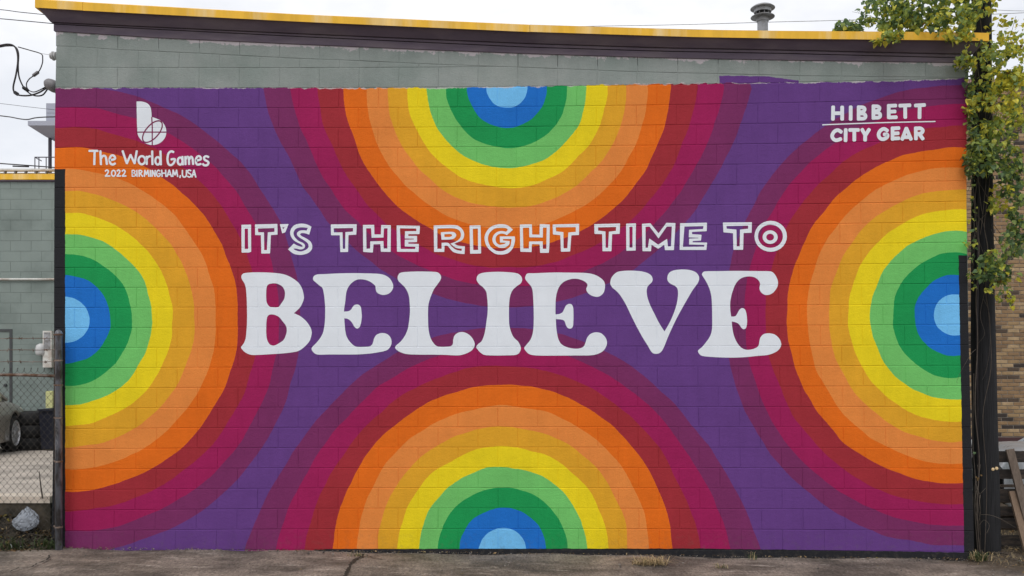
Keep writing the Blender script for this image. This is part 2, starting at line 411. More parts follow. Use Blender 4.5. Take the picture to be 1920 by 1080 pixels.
for r_ in range(-3, KN + 1):
    off = 0 if r_ % 2 == 0 else .5
    js = [0] + [x + off for x in range(0, 24) if 0 < x + off < JN] + [JN]
    for a, b in zip(js[:-1], js[1:]):
        if r_ >= 0: add_block(a, b, r_, r_ + 1)
        else: add_block(a, b, r_, r_ + 1, (lambda q: q[1] - slope_v(q[0]) - HJ,))
js = [0] + [x + .5 for x in range(0, 22)] + [JN]     # the sloping top course under the cornice
for i, (a, b) in enumerate(zip(js[:-1], js[1:])):
    u0, u1 = lat(a, -1.2)[0] + VJ, lat(b, -1.2)[0] - VJ
    bb = lambda u: float(np.interp(u, *X_BOARD)) - 3
    blocks.append([(u0, bb(u0)), (u1, bb(u1)), (u1, slope_v(u1) - HJ), (u0, slope_v(u0) - HJ)])
def block_mesh(mb, p, y, rr):
    cx = sum(q[0] for q in p) / len(p); cy = sum(q[1] for q in p) / len(p)
    w = max(q[0] for q in p) - min(q[0] for q in p); h = max(q[1] for q in p) - min(q[1] for q in p)
    fr = [(cx + (q[0]-cx)*(1 - 2*CH/max(w, 4)), cy + (q[1]-cy)*(1 - 2*CH/max(h, 4))) for q in p]
    tilt = [rr.uniform(-.0007, .0007) for _ in p]
    o = wallpt(cx, cy); n = len(p)
    vs = [wallpt(*q, y + t) for q, t in zip(fr, tilt)] + [wallpt(*q, y + .0026) for q in p] + [wallpt(*q, .03) for q in p]
    fs = [tuple(range(n))] + [(i+n, (i+1) % n + n, (i+1) % n, i) for i in range(n)] + [(i+2*n, (i+1) % n + 2*n, (i+1) % n + n, i+n) for i in range(n)]
    fs = [tuple(reversed(f)) for f in fs]
    mb.add(vs, fs)
order = sorted(range(len(blocks)), key=lambda i: -parea(blocks[i]))
single = set(order[:300]); rest = MB(); rb = random.Random(5)
for i, p in enumerate(blocks):
    y = -rb.uniform(0, .0011)
    if i in single:
        b = MB(); block_mesh(b, p, y, rb); b.build('block', MUR, bld)
    else: block_mesh(rest, p, y, rb)
tag(rest.build('block_work', MUR, bld), kind='stuff')
mb = MB(); W = 40                                    # painted mortar bed behind the block faces
for k in range(-3, 26):
    for i in range(W + 1):
        u, v = lat(JN * i / W, k); u += .6 * (1 if i == 0 else -1 if i == W else 0)
        mb.v.append(wallpt(u, v, .0031 + .0008 * math.sin(i * 2.3 + k * 5.1)))
mb.f = [(a*(W+1)+b, (a+1)*(W+1)+b, (a+1)*(W+1)+b+1, a*(W+1)+b+1) for a in range(28) for b in range(W) if a > 2 or lat(JN*(b+.5)/W, a-3)[1] > np.interp(lat(JN*(b+.5)/W, 0)[0], *X_BOARD) - 12]
mb.mi = [0]*len(mb.f); mb.build('mortar', MUR, bld)
# the rest of the shell: side and rear walls, roof
XL, XR = wallpt(104, 0).x, wallpt(1816, 0).x
def roof_z(x): return wallpt(0, float(np.interp(960 + x*PXM, [80, 560, 990, 1440, 1847], [2, 29, 49, 60, 64]))).z - .03
mb = MB()
zt_r = roof_z(XR) - .15
for e0, e1, s_, zt__ in ((wallpt(97, 1034).x, wallpt(105, 60).x, 1, roof_z(XL) - .15), (wallpt(1825, 1034).x, wallpt(1812.5, 120).x, -1, zt_r)):
    vs_ = []
    for y in (.032, 11):
        for x0_, z_ in ((e0, -.4), (e1, zt__)): vs_ += [(x0_, y, z_), (x0_ + s_*.18, y, z_)]
    fs_ = [(0,1,3,2),(4,6,7,5),(0,2,6,4),(1,5,7,3),(2,3,7,6),(0,4,5,1)]
    mb.add(vs_, fs_)
mb.box((XL + .19, 10.8, -.4), (XR - .16, 10.98, roof_z(XR) - .15))
mb.build('side_wall', M['grey_block'], bld)
mb = MB(); xs = list(np.linspace(XL - .1, XR + .12, 13))
for x in xs: mb.v += [(x, -.1, roof_z(x)), (x, 11, roof_z(x)), (x, -.1, roof_z(x) - .08), (x, 11, roof_z(x) - .08)]
for i in range(12):
    a = 4*i; mb.f += [(a, a+4, a+5, a+1), (a+2, a+3, a+7, a+6)]
mb.mi = [0]*len(mb.f); mb.build('roof', M['roof'], bld)

# cornice: yellow trim over a flared plum board, mitred round both corners
X_TT = ([80, 167, 560, 990, 1300, 1440, 1800, 1850], [-1, 4, 26.5, 46, 55.5, 57.5, 60.5, 61.5])
X_TB = ([80, 167, 560, 990, 1300, 1480, 1800, 1850], [14, 19.5, 40, 59.5, 69.5, 72.5, 76, 76.5])
X_PB = ([80, 104, 560, 990, 1240, 1480, 1780, 1850], [39, 41, 62, 80.5, 88.5, 93, 100, 101])
X_G = ([80, 104, 560, 990, 1240, 1480, 1780, 1850], [43.5, 45.5, 68.5, 88.5, 96, 100.5, 108, 109])
def cornice(prof, us, name, m, wrapL=False, wrapR=False):
    """prof: list of (curve, dv, protrusion) rows swept along the wall; corners mitred by the protrusion"""
    mb = MB(); rows = []
    for cv, dv, p in prof:
        row = []
        for u in us:
            x = (u - 960) / PXM; v = float(np.interp(u, *cv)) + dv
            s = F / (D - p); z = EYE - (v - HOR) / s
            row.append(Vector((x, -p, z)))
        if wrapL: row[0].x = XL - p
        if wrapR: row[-1].x = XR - .004 + p
        if wrapL: row = [Vector((row[0].x, 6, row[0].z)), row[0]] + row[1:]
        if wrapR: row = row + [Vector((row[-1].x, 6, row[-1].z))]
        rows.append(row)
    n = len(rows[0]); m_ = len(rows)
    mb.v = [tuple(q) for rw in rows for q in rw]
    mb.f = [(a*n+i, ((a+1) % m_)*n+i, ((a+1) % m_)*n+i+1, a*n+i+1) for a in range(m_) for i in range(n-1)]
    mb.f += [tuple(a*n for a in reversed(range(m_))), tuple(a*n+n-1 for a in range(m_))]
    mb.mi = [0]*len(mb.f); return mb.build(name, m, bld)
def urange(a, b): return list(np.linspace(a, b, max(2, int((b-a)/45))))
seams = [78, 167, 993, 1795, 1842]
for i in range(4):
    a, b = seams[i] + (.35 if i else 0), seams[i+1] - (.35 if i < 3 else 0)
    dy = .0015 * (i % 2)
    cornice([(X_TT, .4*(i % 2), .135+dy), (X_TB, .3*(i % 2), .135+dy), (X_TB, 0, .118), (X_TT, 0, .05)], urange(a, b), 'roof_trim', M['trim'], i == 0, i == 3)
cornice([(X_TB, -6, .114), (X_TB, -.6, .114), (X_PB, 0, .035), (X_PB, 1.2, .020), (X_PB, 1.2, -.02), (X_TB, -6, -.02)], urange(98, 1820), 'fascia_board', M['fascia'], True, True)
cornice([(X_PB, 2.0, .018), (X_G, -1, .014), (X_G, -.2, .004), (X_G, -.2, -.02), (X_PB, 2.0, -.02)], urange(102, 1818), 'cornice_moulding', M['fascia'], True, True)
cornice([(X_G, .7, .012), (X_BOARD, -1.3, .012), (X_BOARD, 0, .006), (X_BOARD, 0, -.02), (X_G, .7, -.02)], urange(101, 1818), 'frieze_board', M['fascia'], True, True)

# ---------------------------------------------------------------- painted lettering, laid over the blocks and into their joints
def cut_to_joints(bm):
    hw, vw = .022, .007
    ks = [v.co.y for v in bm.verts]
    for k in range(int(min(ks)) - 1, int(max(ks)) + 2):
        for d in (-hw, 0, hw):
            bmesh.ops.bisect_plane(bm, geom=bm.verts[:] + bm.edges[:] + bm.faces[:], plane_co=(0, k + d, 0), plane_no=(0, 1, 0))
    rows = {}
    for f in bm.faces: rows.setdefault(math.floor(f.calc_center_median().y), []).append(f)
    for r_, fs in rows.items():
        off = 0 if r_ % 2 == 0 else .5
        fs = list(fs)
        x0 = min(v.co.x for f in fs for v in f.verts); x1 = max(v.co.x for f in fs for v in f.verts)
        for j in [x + off for x in range(-1, 24)]:
            if j < x0 - .1 or j > x1 + .1: continue
            for d in (-vw, 0, vw):
                fs = [f for f in bm.faces if math.floor(f.calc_center_median().y) == r_]
                es = list({e for f in fs for e in f.edges}); vv = list({v for f in fs for v in f.verts})
                bmesh.ops.bisect_plane(bm, geom=vv + es + fs, plane_co=(j + d, 0, 0), plane_no=(1, 0, 0))
    out = []
    for v in bm.verts:
        j, k = v.co.x, v.co.y
        dk = abs(k - round(k)); t = max(0, 1 - dk / hw)
        if dk > hw * .98:
            off = 0 if math.floor(k) % 2 == 0 else .5
            dj = abs((j - off) - round(j - off)); t = max(t, .8 * max(0, 1 - dj / vw))
        out.append(t)
    return out
def letter(regions, lift=.0, m=None, name='painted_letter'):
    """regions: list of (outer, [holes]) in wall px"""
    bm = bmesh.new()
    for reg in regions:
        if reg[0] == 'strip':
            A = [bm.verts.new((*inv(*q), 0)) for q in reg[1]]; B_ = [bm.verts.new((*inv(*q), 0)) for q in reg[2]]
            for i in range(len(A) - 1): bm.faces.new((A[i], A[i+1], B_[i+1], B_[i]))
            continue
        outer, holes = reg
        es = []
        for loop in [outer] + list(holes):
            vs_ = [bm.verts.new((*inv(*q), 0)) for q in loop]
            es += [bm.edges.new((vs_[i], vs_[(i+1) % len(vs_)])) for i in range(len(vs_))]
        bmesh.ops.triangle_fill(bm, edges=es, use_beauty=True, use_dissolve=False)
    t = cut_to_joints(bm)
    for v, tt in zip(bm.verts, t):
        u, vv = lat(v.co.x, v.co.y); v.co = wallpt(u, vv, -.0022 - lift + .0040 * tt)
    bmesh.ops.recalc_face_normals(bm, faces=bm.faces[:])
    for f in bm.faces:
        if f.normal.y > 0: f.normal_flip()
    me = bpy.data.meshes.new(name); bm.to_mesh(me); bm.free()
    me.materials.append(m or M['white_paint'])
    return link(name, me, bld)
def smooth(pts, org, s, seg=5):
    """pts: (x, y) or (x, y, 1) for a sharp corner, in crop px -> closed smooth loop in photo px"""
    co = [i for i, p in enumerate(pts) if len(p) > 2]
    q = [(org[0] + p[0]/s, org[1] + p[1]/s) for p in pts]
    return catmull(q, seg, True, co)
def straight(pts, org, s, rad=.9):
    """polygon with slightly rounded brush corners"""
    q = [(org[0] + p[0]/s, org[1] + p[1]/s) for p in pts]; out = []; n = len(q)
    for i in range(n):
        a, b, c = (Vector(q[(i+d) % n]) for d in (-1, 0, 1))
        r1 = min(rad, (a-b).length*.4); r2 = min(rad, (c-b).length*.4)
        p1 = b + (a-b).normalized()*r1; p2 = b + (c-b).normalized()*r2
        m = (p1 + p2)*.25 + b*.5
        out += [tuple(p1), tuple(m), tuple(p2)]
    return out
def ribbon(pts, w, org, s, curve=True, closed=False):
    """one brush stroke of width w px along pts, with rounded ends -> strip of quads"""
    q = [(org[0] + p[0]/s, org[1] + p[1]/s) for p in pts]
    if curve and len(q) > 2: q = catmull(q, 5, closed)
    q = [Vector(p) for p in q]; n = len(q); L = []; Rr = []
    for i in range(n):
        a = q[(i-1) % n] if closed else q[max(i-1, 0)]; b = q[(i+1) % n] if closed else q[min(i+1, n-1)]
        t = (b - a).normalized(); nn = Vector((-t.y, t.x)) * w/2
        L.append(q[i] + nn); Rr.append(q[i] - nn)
    if closed: return ('strip', L + [L[0]], Rr + [Rr[0]])
    t0 = (q[0] - q[1]).normalized()*w*.26; t1 = (q[-1] - q[-2]).normalized()*w*.26
    cap = lambda a, b, t: (a*.78 + b*.22 + t, a*.22 + b*.78 + t)
    c0, c1 = cap(L[0], Rr[0], t0), cap(L[-1], Rr[-1], t1)
    return ('strip', [c0[0]] + L + [c1[0]], [c0[1]] + Rr + [c1[1]])
def ell(cx, cy, rx, ry, org, s, n=28, rot=0):
    c, d = math.cos(rot), math.sin(rot)
    return [(org[0] + (cx + rx*math.cos(a)*c - ry*math.sin(a)*d)/s, org[1] + (cy + rx*math.cos(a)*d + ry*math.sin(a)*c)/s) for a in (2*math.pi*i/n for i in range(n))]

# the big slab word
o6, s6 = (440, 490), 5.684; o7, s7 = (730, 490), 4.571; o8, s8 = (1120, 490), 5.19
B_o = [(72,165),(82,140),(110,125),(200,118),(300,118),(400,122),(480,130),(560,150),(640,195),(690,240),(722,300),(738,370),(735,410),(715,460),(690,500),(632,553,1),(700,585),(760,635),(800,690),(820,740),(818,790),(795,855),(740,915),(680,955),(600,972),(480,984),(380,990),(280,996),(190,998),(140,985),(100,960),(68,920),(75,905),(100,870),(118,820),(125,760),(132,650),(132,500),(128,380),(120,290),(105,235),(82,200)]
B_a = [(345,265),(370,242),(410,235),(450,238),(500,262),(528,300),(537,345),(528,400),(500,445),(465,487),(400,489),(370,480),(345,445),(337,400),(337,320)]
B_b = [(350,590),(370,570),(400,566),(440,575),(480,600),(520,650),(548,690),(556,740),(545,790),(520,840),(470,875),(430,895),(400,897),(370,880),(348,840),(338,780),(337,690),(342,620)]
E1 = [(835,185),(845,158),(880,140),(960,136),(1100,129),(1250,126),(1400,128),(1530,133),(1600,148),(1650,180),(1680,225),(1690,265),(1680,305),(1650,340),(1610,356),(1570,357),(1535,345),(1512,325),(1503,290),(1498,262),(1470,235),(1430,210),(1380,195),(1330,192),(1290,202),(1255,225),(1225,255),(1200,300),(1187,350),(1180,420),(1168,500),(1165,535,1),(1210,532),(1240,515),(1255,490),(1275,468),(1300,460),(1325,465),(1345,490),(1352,540),(1355,590),(1348,650),(1335,695),(1315,715),(1295,714),(1275,695),(1255,660),(1230,630),(1200,612),(1168,608,1),(1172,660),(1178,730),(1190,790),(1215,840),(1250,880),(1285,905),(1330,912),(1400,910),(1440,905),(1462,890),(1475,865),(1485,825),(1510,785),(1550,767),(1590,765),(1630,778),(1660,810),(1672,850),(1668,890),(1640,935),(1600,955),(1540,968),(1440,983),(1310,992),(1150,993),(1000,993),(900,995),(860,985),(835,965),(820,935),(830,910),(870,870),(910,820),(940,765),(955,700),(963,620),(965,500),(958,400),(950,340),(935,285),(900,255),(865,225),(842,205)]
L_o = [(70,145),(78,115),(100,97),(160,90),(260,87),(380,90),(420,98),(442,125),(440,155),(415,195),(385,235),(360,290),(340,350),(332,410),(332,500),(335,570),(345,630),(365,680),(395,718),(430,732),(490,732),(530,725),(545,705),(548,670),(560,635),(590,612),(630,606),(670,620),(705,650),(728,690),(730,725),(710,760),(670,785),(620,802),(570,806),(480,802),(380,800),(270,800),(170,797),(120,788),(75,768),(50,742),(60,720),(100,685),(135,635),(158,580),(170,510),(177,430),(175,370),(170,310),(155,260),(130,220),(100,190),(80,170)]
I_o = [(748,160),(755,125),(785,103),(850,93),(940,90),(1040,95),(1100,105),(1130,130),(1138,160),(1125,190),(1090,215),(1055,250),(1035,300),(1027,360),(1025,450),(1028,540),(1042,600),(1065,650),(1105,690),(1125,730),(1125,760),(1108,790),(1075,803),(1000,806),(900,807),(820,803),(785,785),(760,760),(745,735),(760,710),(790,685),(810,640),(822,590),(832,520),(842,440),(843,370),(838,310),(830,260),(805,225),(770,195)]
E2 = [(1165,150),(1170,120),(1190,103),(1250,102),(1400,96),(1550,97),(1680,100),(1760,115),(1820,150),(1845,185),(1847,230),(1835,270),(1805,298),(1770,304),(1725,290),(1695,262),(1688,235),(1697,210),(1693,190),(1665,168),(1620,152),(1570,150),(1525,162),(1490,180),(1460,212),(1440,255),(1428,310),(1424,380),(1424,455,1),(1460,450),(1485,435),(1500,405),(1515,378),(1540,365),(1562,370),(1575,395),(1578,450),(1577,520),(1572,560),(1555,576),(1532,573),(1515,550),(1502,515),(1480,500),(1427,495,1),(1430,560),(1438,620),(1450,670),(1475,710),(1520,735),(1580,748),(1630,746),(1665,730),(1680,700),(1695,655),(1725,622),(1770,608),(1815,617),(1850,650),(1865,690),(1858,730),(1830,770),(1780,795),(1720,806),(1600,807),(1450,808),(1300,808),(1220,802),(1185,785),(1160,755),(1158,738),(1175,715),(1210,670),(1230,610),(1237,530),(1237,420),(1233,320),(1228,255),(1215,215),(1190,185)]
V_o = [(125,210),(135,165),(160,130),(200,102),(270,92),(350,91),(430,98),(490,115),(525,140),(538,175),(528,205),(500,232),(485,255),(480,290),(485,340),(500,390),(520,440),(555,510),(590,580),(625,640),(653,682,1),(690,620),(720,560),(745,500),(768,430),(780,370),(785,310),(778,265),(755,240),(715,220),(688,195),(680,165),(690,125),(715,100),(760,85),(830,79),(900,85),(955,105),(985,140),(990,175),(975,215),(945,255),(915,300),(880,360),(840,430),(790,520),(740,620),(690,730),(650,830),(625,875),(600,895),(570,900),(540,893),(515,865),(490,820),(440,740),(380,630),(320,510),(280,425),(245,365),(210,315),(180,285),(150,260),(132,235)]
E3 = [(1018,125),(1030,105),(1060,97),(1200,95),(1350,93),(1550,95),(1680,98),(1720,120),(1745,160),(1758,205),(1750,250),(1720,295),(1690,318),(1655,328),(1620,322),(1590,298),(1577,262),(1583,225),(1575,195),(1550,168),(1510,150),(1460,148),(1410,160),(1370,188),(1340,230),(1320,280),(1305,330),(1293,400),(1293,470),(1302,537,1),(1340,535),(1360,510),(1380,475),(1400,457),(1420,457),(1440,475),(1452,520),(1457,580),(1452,630),(1440,655),(1420,660),(1400,645),(1380,615),(1350,595),(1308,585,1),(1312,640),(1325,710),(1350,775),(1385,825),(1420,852),(1460,861),(1510,855),(1550,838),(1570,815),(1578,770),(1590,735),(1620,708),(1665,700),(1720,710),(1760,740),(1782,775),(1788,820),(1760,865),(1710,895),(1650,912),(1560,920),(1440,932),(1320,937),(1200,935),(1080,928),(1020,920),(995,905),(980,880),(985,862),(1020,832),(1055,790),(1090,740),(1110,690),(1117,630),(1117,530),(1115,430),(1110,350),(1095,280),(1070,220),(1045,175),(1025,145)]
letter([(smooth(B_o, o6, s6), [smooth(B_a, o6, s6), smooth(B_b, o6, s6)])])
letter([(smooth(E1, o6, s6), [])]); letter([(smooth(L_o, o7, s7), [])]); letter([(smooth(I_o, o7, s7), [])])
letter([(smooth(E2, o7, s7), [])]); letter([(smooth(V_o, o8, s8), [])]); letter([(smooth(E3, o8, s8), [])])

# the outlined line above it
a3, q3 = (430, 400), 5.19; a4, q4 = (790, 400), 5.333; a5, q5 = (1100, 400), 4.923; aG, qG = (900, 410), 14.4
def outl(o, h, org, s): letter([(straight(o, org, s), [straight(x, org, s, .6) for x in h])])
outl([(118,112),(212,110),(213,375),(190,382),(120,382)], [[(150,150),(182,150),(184,347),(150,347)]], a3, q3)
outl([(250,108),(468,103),(470,208),(405,212),(397,390),(312,392),(308,212),(252,212)], [[(278,148),(440,143),(440,180),(375,185),(366,358),(340,358),(338,185),(282,185)]], a3, q3)
outl([(492,106),(578,104),(545,185),(515,196)], [[(516,138),(538,138),(524,155)]], a3, q3)
S_o = [(800,130,1),(778,208,1),(738,195),(705,193),(690,205),(705,222),(750,245),(790,275),(807,315),(800,355),(765,388),(700,405),(640,398),(605,380),(572,350,1),(628,294,1),(665,315),(702,325),(714,318),(690,298),(640,272),(605,235),(592,190),(605,145),(640,112),(700,100),(755,108)]
S_h = [(765,143,1),(700,138),(650,150),(626,185),(634,225),(670,265),(720,290),(738,318),(725,343),(690,352),(650,343),(624,344,1),(642,358),(690,371),(740,358),(770,330),(765,295),(730,265),(690,240),(662,215),(660,190),(685,170),(720,165),(752,168,1)]
letter([(smooth(S_o, a3, q3), [smooth(S_h, a3, q3)])])
outl([(988,108),(1240,106),(1236,208),(1160,212),(1156,376),(1080,378),(1075,214),(990,214)], [[(1016,146),(1205,143),(1203,178),(1130,183),(1127,345),(1105,345),(1102,185),(1018,186)]], a3, q3)
outl([(1300,113),(1410,112),(1412,206),(1475,206),(1478,114),(1572,116),(1570,376),(1475,374),(1470,300),(1403,302),(1397,382),(1303,376)], [[(1332,146),(1380,146),(1385,238),(1500,236),(1505,146),(1540,146),(1538,343),(1502,343),(1500,270),(1372,273),(1370,343),(1335,345)]], a3, q3)
outl([(1628,118),(1855,122),(1850,203),(1742,203),(1742,220),(1827,220),(1827,280),(1742,282),(1742,296),(1845,298),(1842,376),(1632,374)], [[(1660,146),(1820,148),(1820,173),(1710,175),(1708,245),(1795,247),(1795,254),(1708,257),(1708,322),(1810,326),(1810,347),(1668,347)]], a3, q3)
R_o = [(124,122,1),(330,118),(390,140),(422,180),(428,225),(405,270),(330,302,1),(365,322),(436,330,1),(432,408,1),(360,400),(310,380),(265,328),(232,325,1),(230,386,1),(128,386,1)]
R_h = [(160,152,1),(310,150),(370,165),(395,200),(388,245),(350,280),(290,303,1),(345,345),(405,354,1),(402,376,1),(345,363),(300,328),(268,296),(203,295,1),(203,355,1),(160,355,1)]
R_i = [(195,190,1),(310,185),(345,205),(348,225),(330,250),(290,262),(202,264,1)]
R_j = [(230,210,1),(290,208),(308,221),(285,236),(232,236,1)]
letter([(smooth(R_o, a4, q4), [smooth(R_h, a4, q4)]), (smooth(R_i, a4, q4), [smooth(R_j, a4, q4)])])
outl([(482,122),(592,120),(598,402),(488,404)], [[(514,155),(566,153),(568,366),(520,368)]], a4, q4)
G_o = [(890,300,1),(725,445,1),(660,415),(590,402),(510,420),(440,480),(420,560),(440,640),(490,690),(545,705),(600,695),(650,685),(705,650,1),(540,645,1),(535,480,1),(940,480,1),(945,560),(935,650),(900,770),(840,860),(760,930),(650,965),(540,970),(430,955),(330,900),(230,810),(160,700),(125,560),(135,440),(190,330),(270,240),(370,185),(480,155),(590,150),(700,165),(790,210)]
G_h = [(755,300,1),(705,355,1),(640,340),(560,335),(470,360),(390,420),(345,500),(335,580),(360,660),(420,730),(490,770),(570,790),(660,785),(730,750),(790,690),(800,605,1),(620,590,1),(620,550,1),(850,550,1),(845,620),(820,740),(750,810),(650,865),(540,880),(440,865),(340,805),(270,730),(225,620),(215,520),(240,420),(300,340),(380,275),(470,250),(600,245),(700,255)]
letter([(smooth(G_o, aG, qG), [smooth(G_h, aG, qG)])])
outl([(985,112),(1105,110),(1108,212),(1182,214),(1184,108),(1285,112),(1280,325),(1275,395),(1188,396),(1183,310),(1105,308),(1102,388),(990,384)], [[(1015,145),(1078,143),(1080,240),(1215,242),(1215,143),(1254,143),(1250,355),(1215,355),(1213,280),(1078,282),(1075,352),(1020,352)]], a4, q4)
outl([(1313,112),(1578,105),(1576,217),(1500,220),(1488,382),(1396,384),(1390,218),(1316,212)], [[(1345,140),(1545,138),(1545,185),(1470,192),(1460,350),(1422,350),(1420,188),(1348,180)]], a4, q4)
outl([(70,100),(308,94),(304,190),(235,192),(228,350),(146,350),(143,192),(72,190)], [[(104,130),(272,126),(270,162),(205,170),(198,318),(175,318),(173,168),(106,160)]], a5, q5)
outl([(364,96),(455,92),(452,344),(366,346)], [[(394,125),(424,124),(423,316),(395,316)]], a5, q5)
outl([(510,97),(588,92),(663,185),(735,88),(820,90),(805,340),(722,340),(716,290),(660,328),(598,290),(594,350),(515,350)], [[(543,125),(580,122),(663,232),(740,122),(786,122),(778,305),(750,306),(742,235),(660,290),(578,232),(565,318),(543,318)]], a5, q5)
outl([(862,92),(1110,86),(1108,165),(972,172),(972,192),(1060,198),(1055,252),(978,256),(978,268),(1112,270),(1105,338),(858,338)], [[(902,122),(1078,118),(1074,145),(945,152),(942,222),(1030,226),(1030,230),(945,234),(945,288),(1085,292),(1084,308),(888,310)]], a5, q5)
outl([(1257,85),(1525,82),(1522,180),(1448,182),(1444,337),(1354,337),(1350,184),(1262,176)], [[(1290,118),(1490,114),(1490,142),(1415,150),(1412,305),(1385,305),(1382,150),(1292,142)]], a5, q5)
letter([(ell(1698, 212, 150, 143, a5, q5), [ell(1696, 212, 115, 107, a5, q5)]), (ell(1693, 220, 70, 63, a5, q5, 20), [ell(1693, 220, 36, 32, a5, q5, 14)])])

# the games emblem and its two lines
oW, sW = (140, 170), 6.0
b_o = [(697,122,1),(765,124),(820,145),(850,180),(862,225),(868,300,1),(900,306),(970,338),(1010,385),(1030,440),(1028,500),(1000,555),(950,595),(900,610),(850,610),(790,588),(740,545),(710,490),(703,400),(700,300),(698,200)]
letter([(smooth(b_o, oW, sW), [])], name='painted_emblem')
for i, st in enumerate([([(704,467),(1032,467)], False), ([(868,300),(874,400),(874,612)], False)]):
    letter([ribbon(st[0], 2.2, oW, sW, st[1])], .0004 + .0004*i, M['mark_paint'], 'emblem_line')
e_ = ell(876, 461, 148, 72, oW, sW, 36, R(-49))
n_ = [(oW[0] + p[0]*0 + p[0] - oW[0], p[1]) for p in e_]
letter([ribbon([((p[0]-oW[0])*sW, (p[1]-oW[1])*sW) for p in e_], 2.3, oW, sW, False, True)], .0012, M['mark_paint'], 'emblem_line')
def strokes(glyph, w, org, s):
    """one hand-lettered character: every stroke sits a hair above the one before it"""
    bm_all = MB()
    parts = []
    for i, g in enumerate(glyph):
        if isinstance(g, tuple):
            cx, cy, rx, ry = g; e = ell(cx, cy, rx, ry, (0, 0), 1, 20)
            parts.append(letter([ribbon(e, w, org, s, False, True)], .00025*i))
        else:
            sharp = g and g[0] == 'L'
            pts = g[1:] if sharp else g
            parts.append(letter([ribbon(pts, w, org, s, not sharp)], .00025*i))
    o = parts[0]                                     # join the strokes into one object
    if len(parts) > 1:
        bm = bmesh.new()
        for p in parts: bm.from_mesh(p.data)
        bm.to_mesh(o.data); bm.free()
        for p in parts[1:]:
            me = p.data; bpy.data.objects.remove(p); bpy.data.meshes.remove(me)
for g in [
    [[(163,678),(262,678)], [(226,684),(222,832)]],
    [[(290,678),(297,832)], [(299,762),(320,735),(345,738),(356,768),(364,830)]],
    [[(402,782),(454,768),(448,740),(425,728),(402,745),(394,785),(405,820),(430,832),(458,818)]],
    [['L',(540,678),(588,820)], ['L',(588,820),(630,722)], ['L',(630,722),(676,820)], ['L',(676,820),(700,678)]],
    [(757,783,38,46)],
    [[(810,740),(812,830)], [(812,775),(825,748),(852,738)]],
    [[(873,680),(876,832)]],
    [(936,790,28,42), [(966,680),(971,834)]],
    [[(1115,692),(1085,684),(1056,708),(1045,770),(1056,825),(1085,838),(1114,815),(1128,772),(1085,774)]],
    [(1187,793,27,40), [(1213,742),(1219,834)]],
    [[(1245,742),(1248,832)], [(1248,775),(1268,745),(1284,762),(1288,830)], [(1290,775),(1308,745),(1326,762),(1334,830)]],
    [[(1370,787),(1420,772),(1412,743),(1388,738),(1367,765),(1364,805),(1382,832),(1422,825)]],
    [[(1508,748),(1478,738),(1456,754),(1466,780),(1496,796),(1506,816),(1490,838),(1460,840),(1442,824)]]]: strokes(g, 4.1, oW, sW)
for g in [
    [[(345,907),(363,893),(380,905),(372,930),(346,962)], [(346,962),(400,960)]], [(438,930,22,33)],
    [[(478,907),(494,893),(509,906),(500,932),(476,962)], [(476,962),(520,960)]], [[(535,907),(552,893),(568,906),(560,932),(536,962)], [(536,962),(580,960)]],
    [[(647,895),(648,964)], [(648,896),(670,898),(679,911),(668,923),(650,927),(672,933),(688,946),(679,960),(650,964)]],
    [[(700,895),(702,966)]], [[(725,897),(728,966)], [(725,897),(748,899),(757,912),(745,927),(730,930)], ['L',(738,930),(766,966)]],
    [['L',(785,966),(790,895)], ['L',(790,895),(808,945)], ['L',(808,945),(825,895)], ['L',(825,895),(836,966)]],
    [[(852,896),(853,966)]], [['L',(872,966),(874,896)], ['L',(874,896),(905,962)], ['L',(905,966),(907,896)]],
    [[(960,905),(942,896),(926,915),(924,945),(940,966),(960,956),(963,934),(944,935)]],
    [[(980,893),(985,967)], [(1025,893),(1027,967)], [(983,930),(1025,928)]],
    [['L',(1040,968),(1065,892)], ['L',(1065,892),(1090,968)], ['L',(1050,944),(1080,944)]],
    [['L',(1105,968),(1108,893)], ['L',(1108,893),(1130,950)], ['L',(1130,950),(1148,893)], ['L',(1148,893),(1160,968)]],
    [[(1191,955),(1185,980)]], [[(1213,895),(1214,950),(1230,972),(1250,966),(1258,945),(1258,895)]],
    [[(1308,902),(1288,893),(1273,905),(1280,925),(1304,940),(1310,958),(1292,973),(1270,962)]],
    [['L',(1320,974),(1343,893)], ['L',(1343,893),(1364,974)], ['L',(1330,946),(1357,946)]]]: strokes(g, 2.1 if g[0][0] == (647, 895) else 2.7, oW, sW)
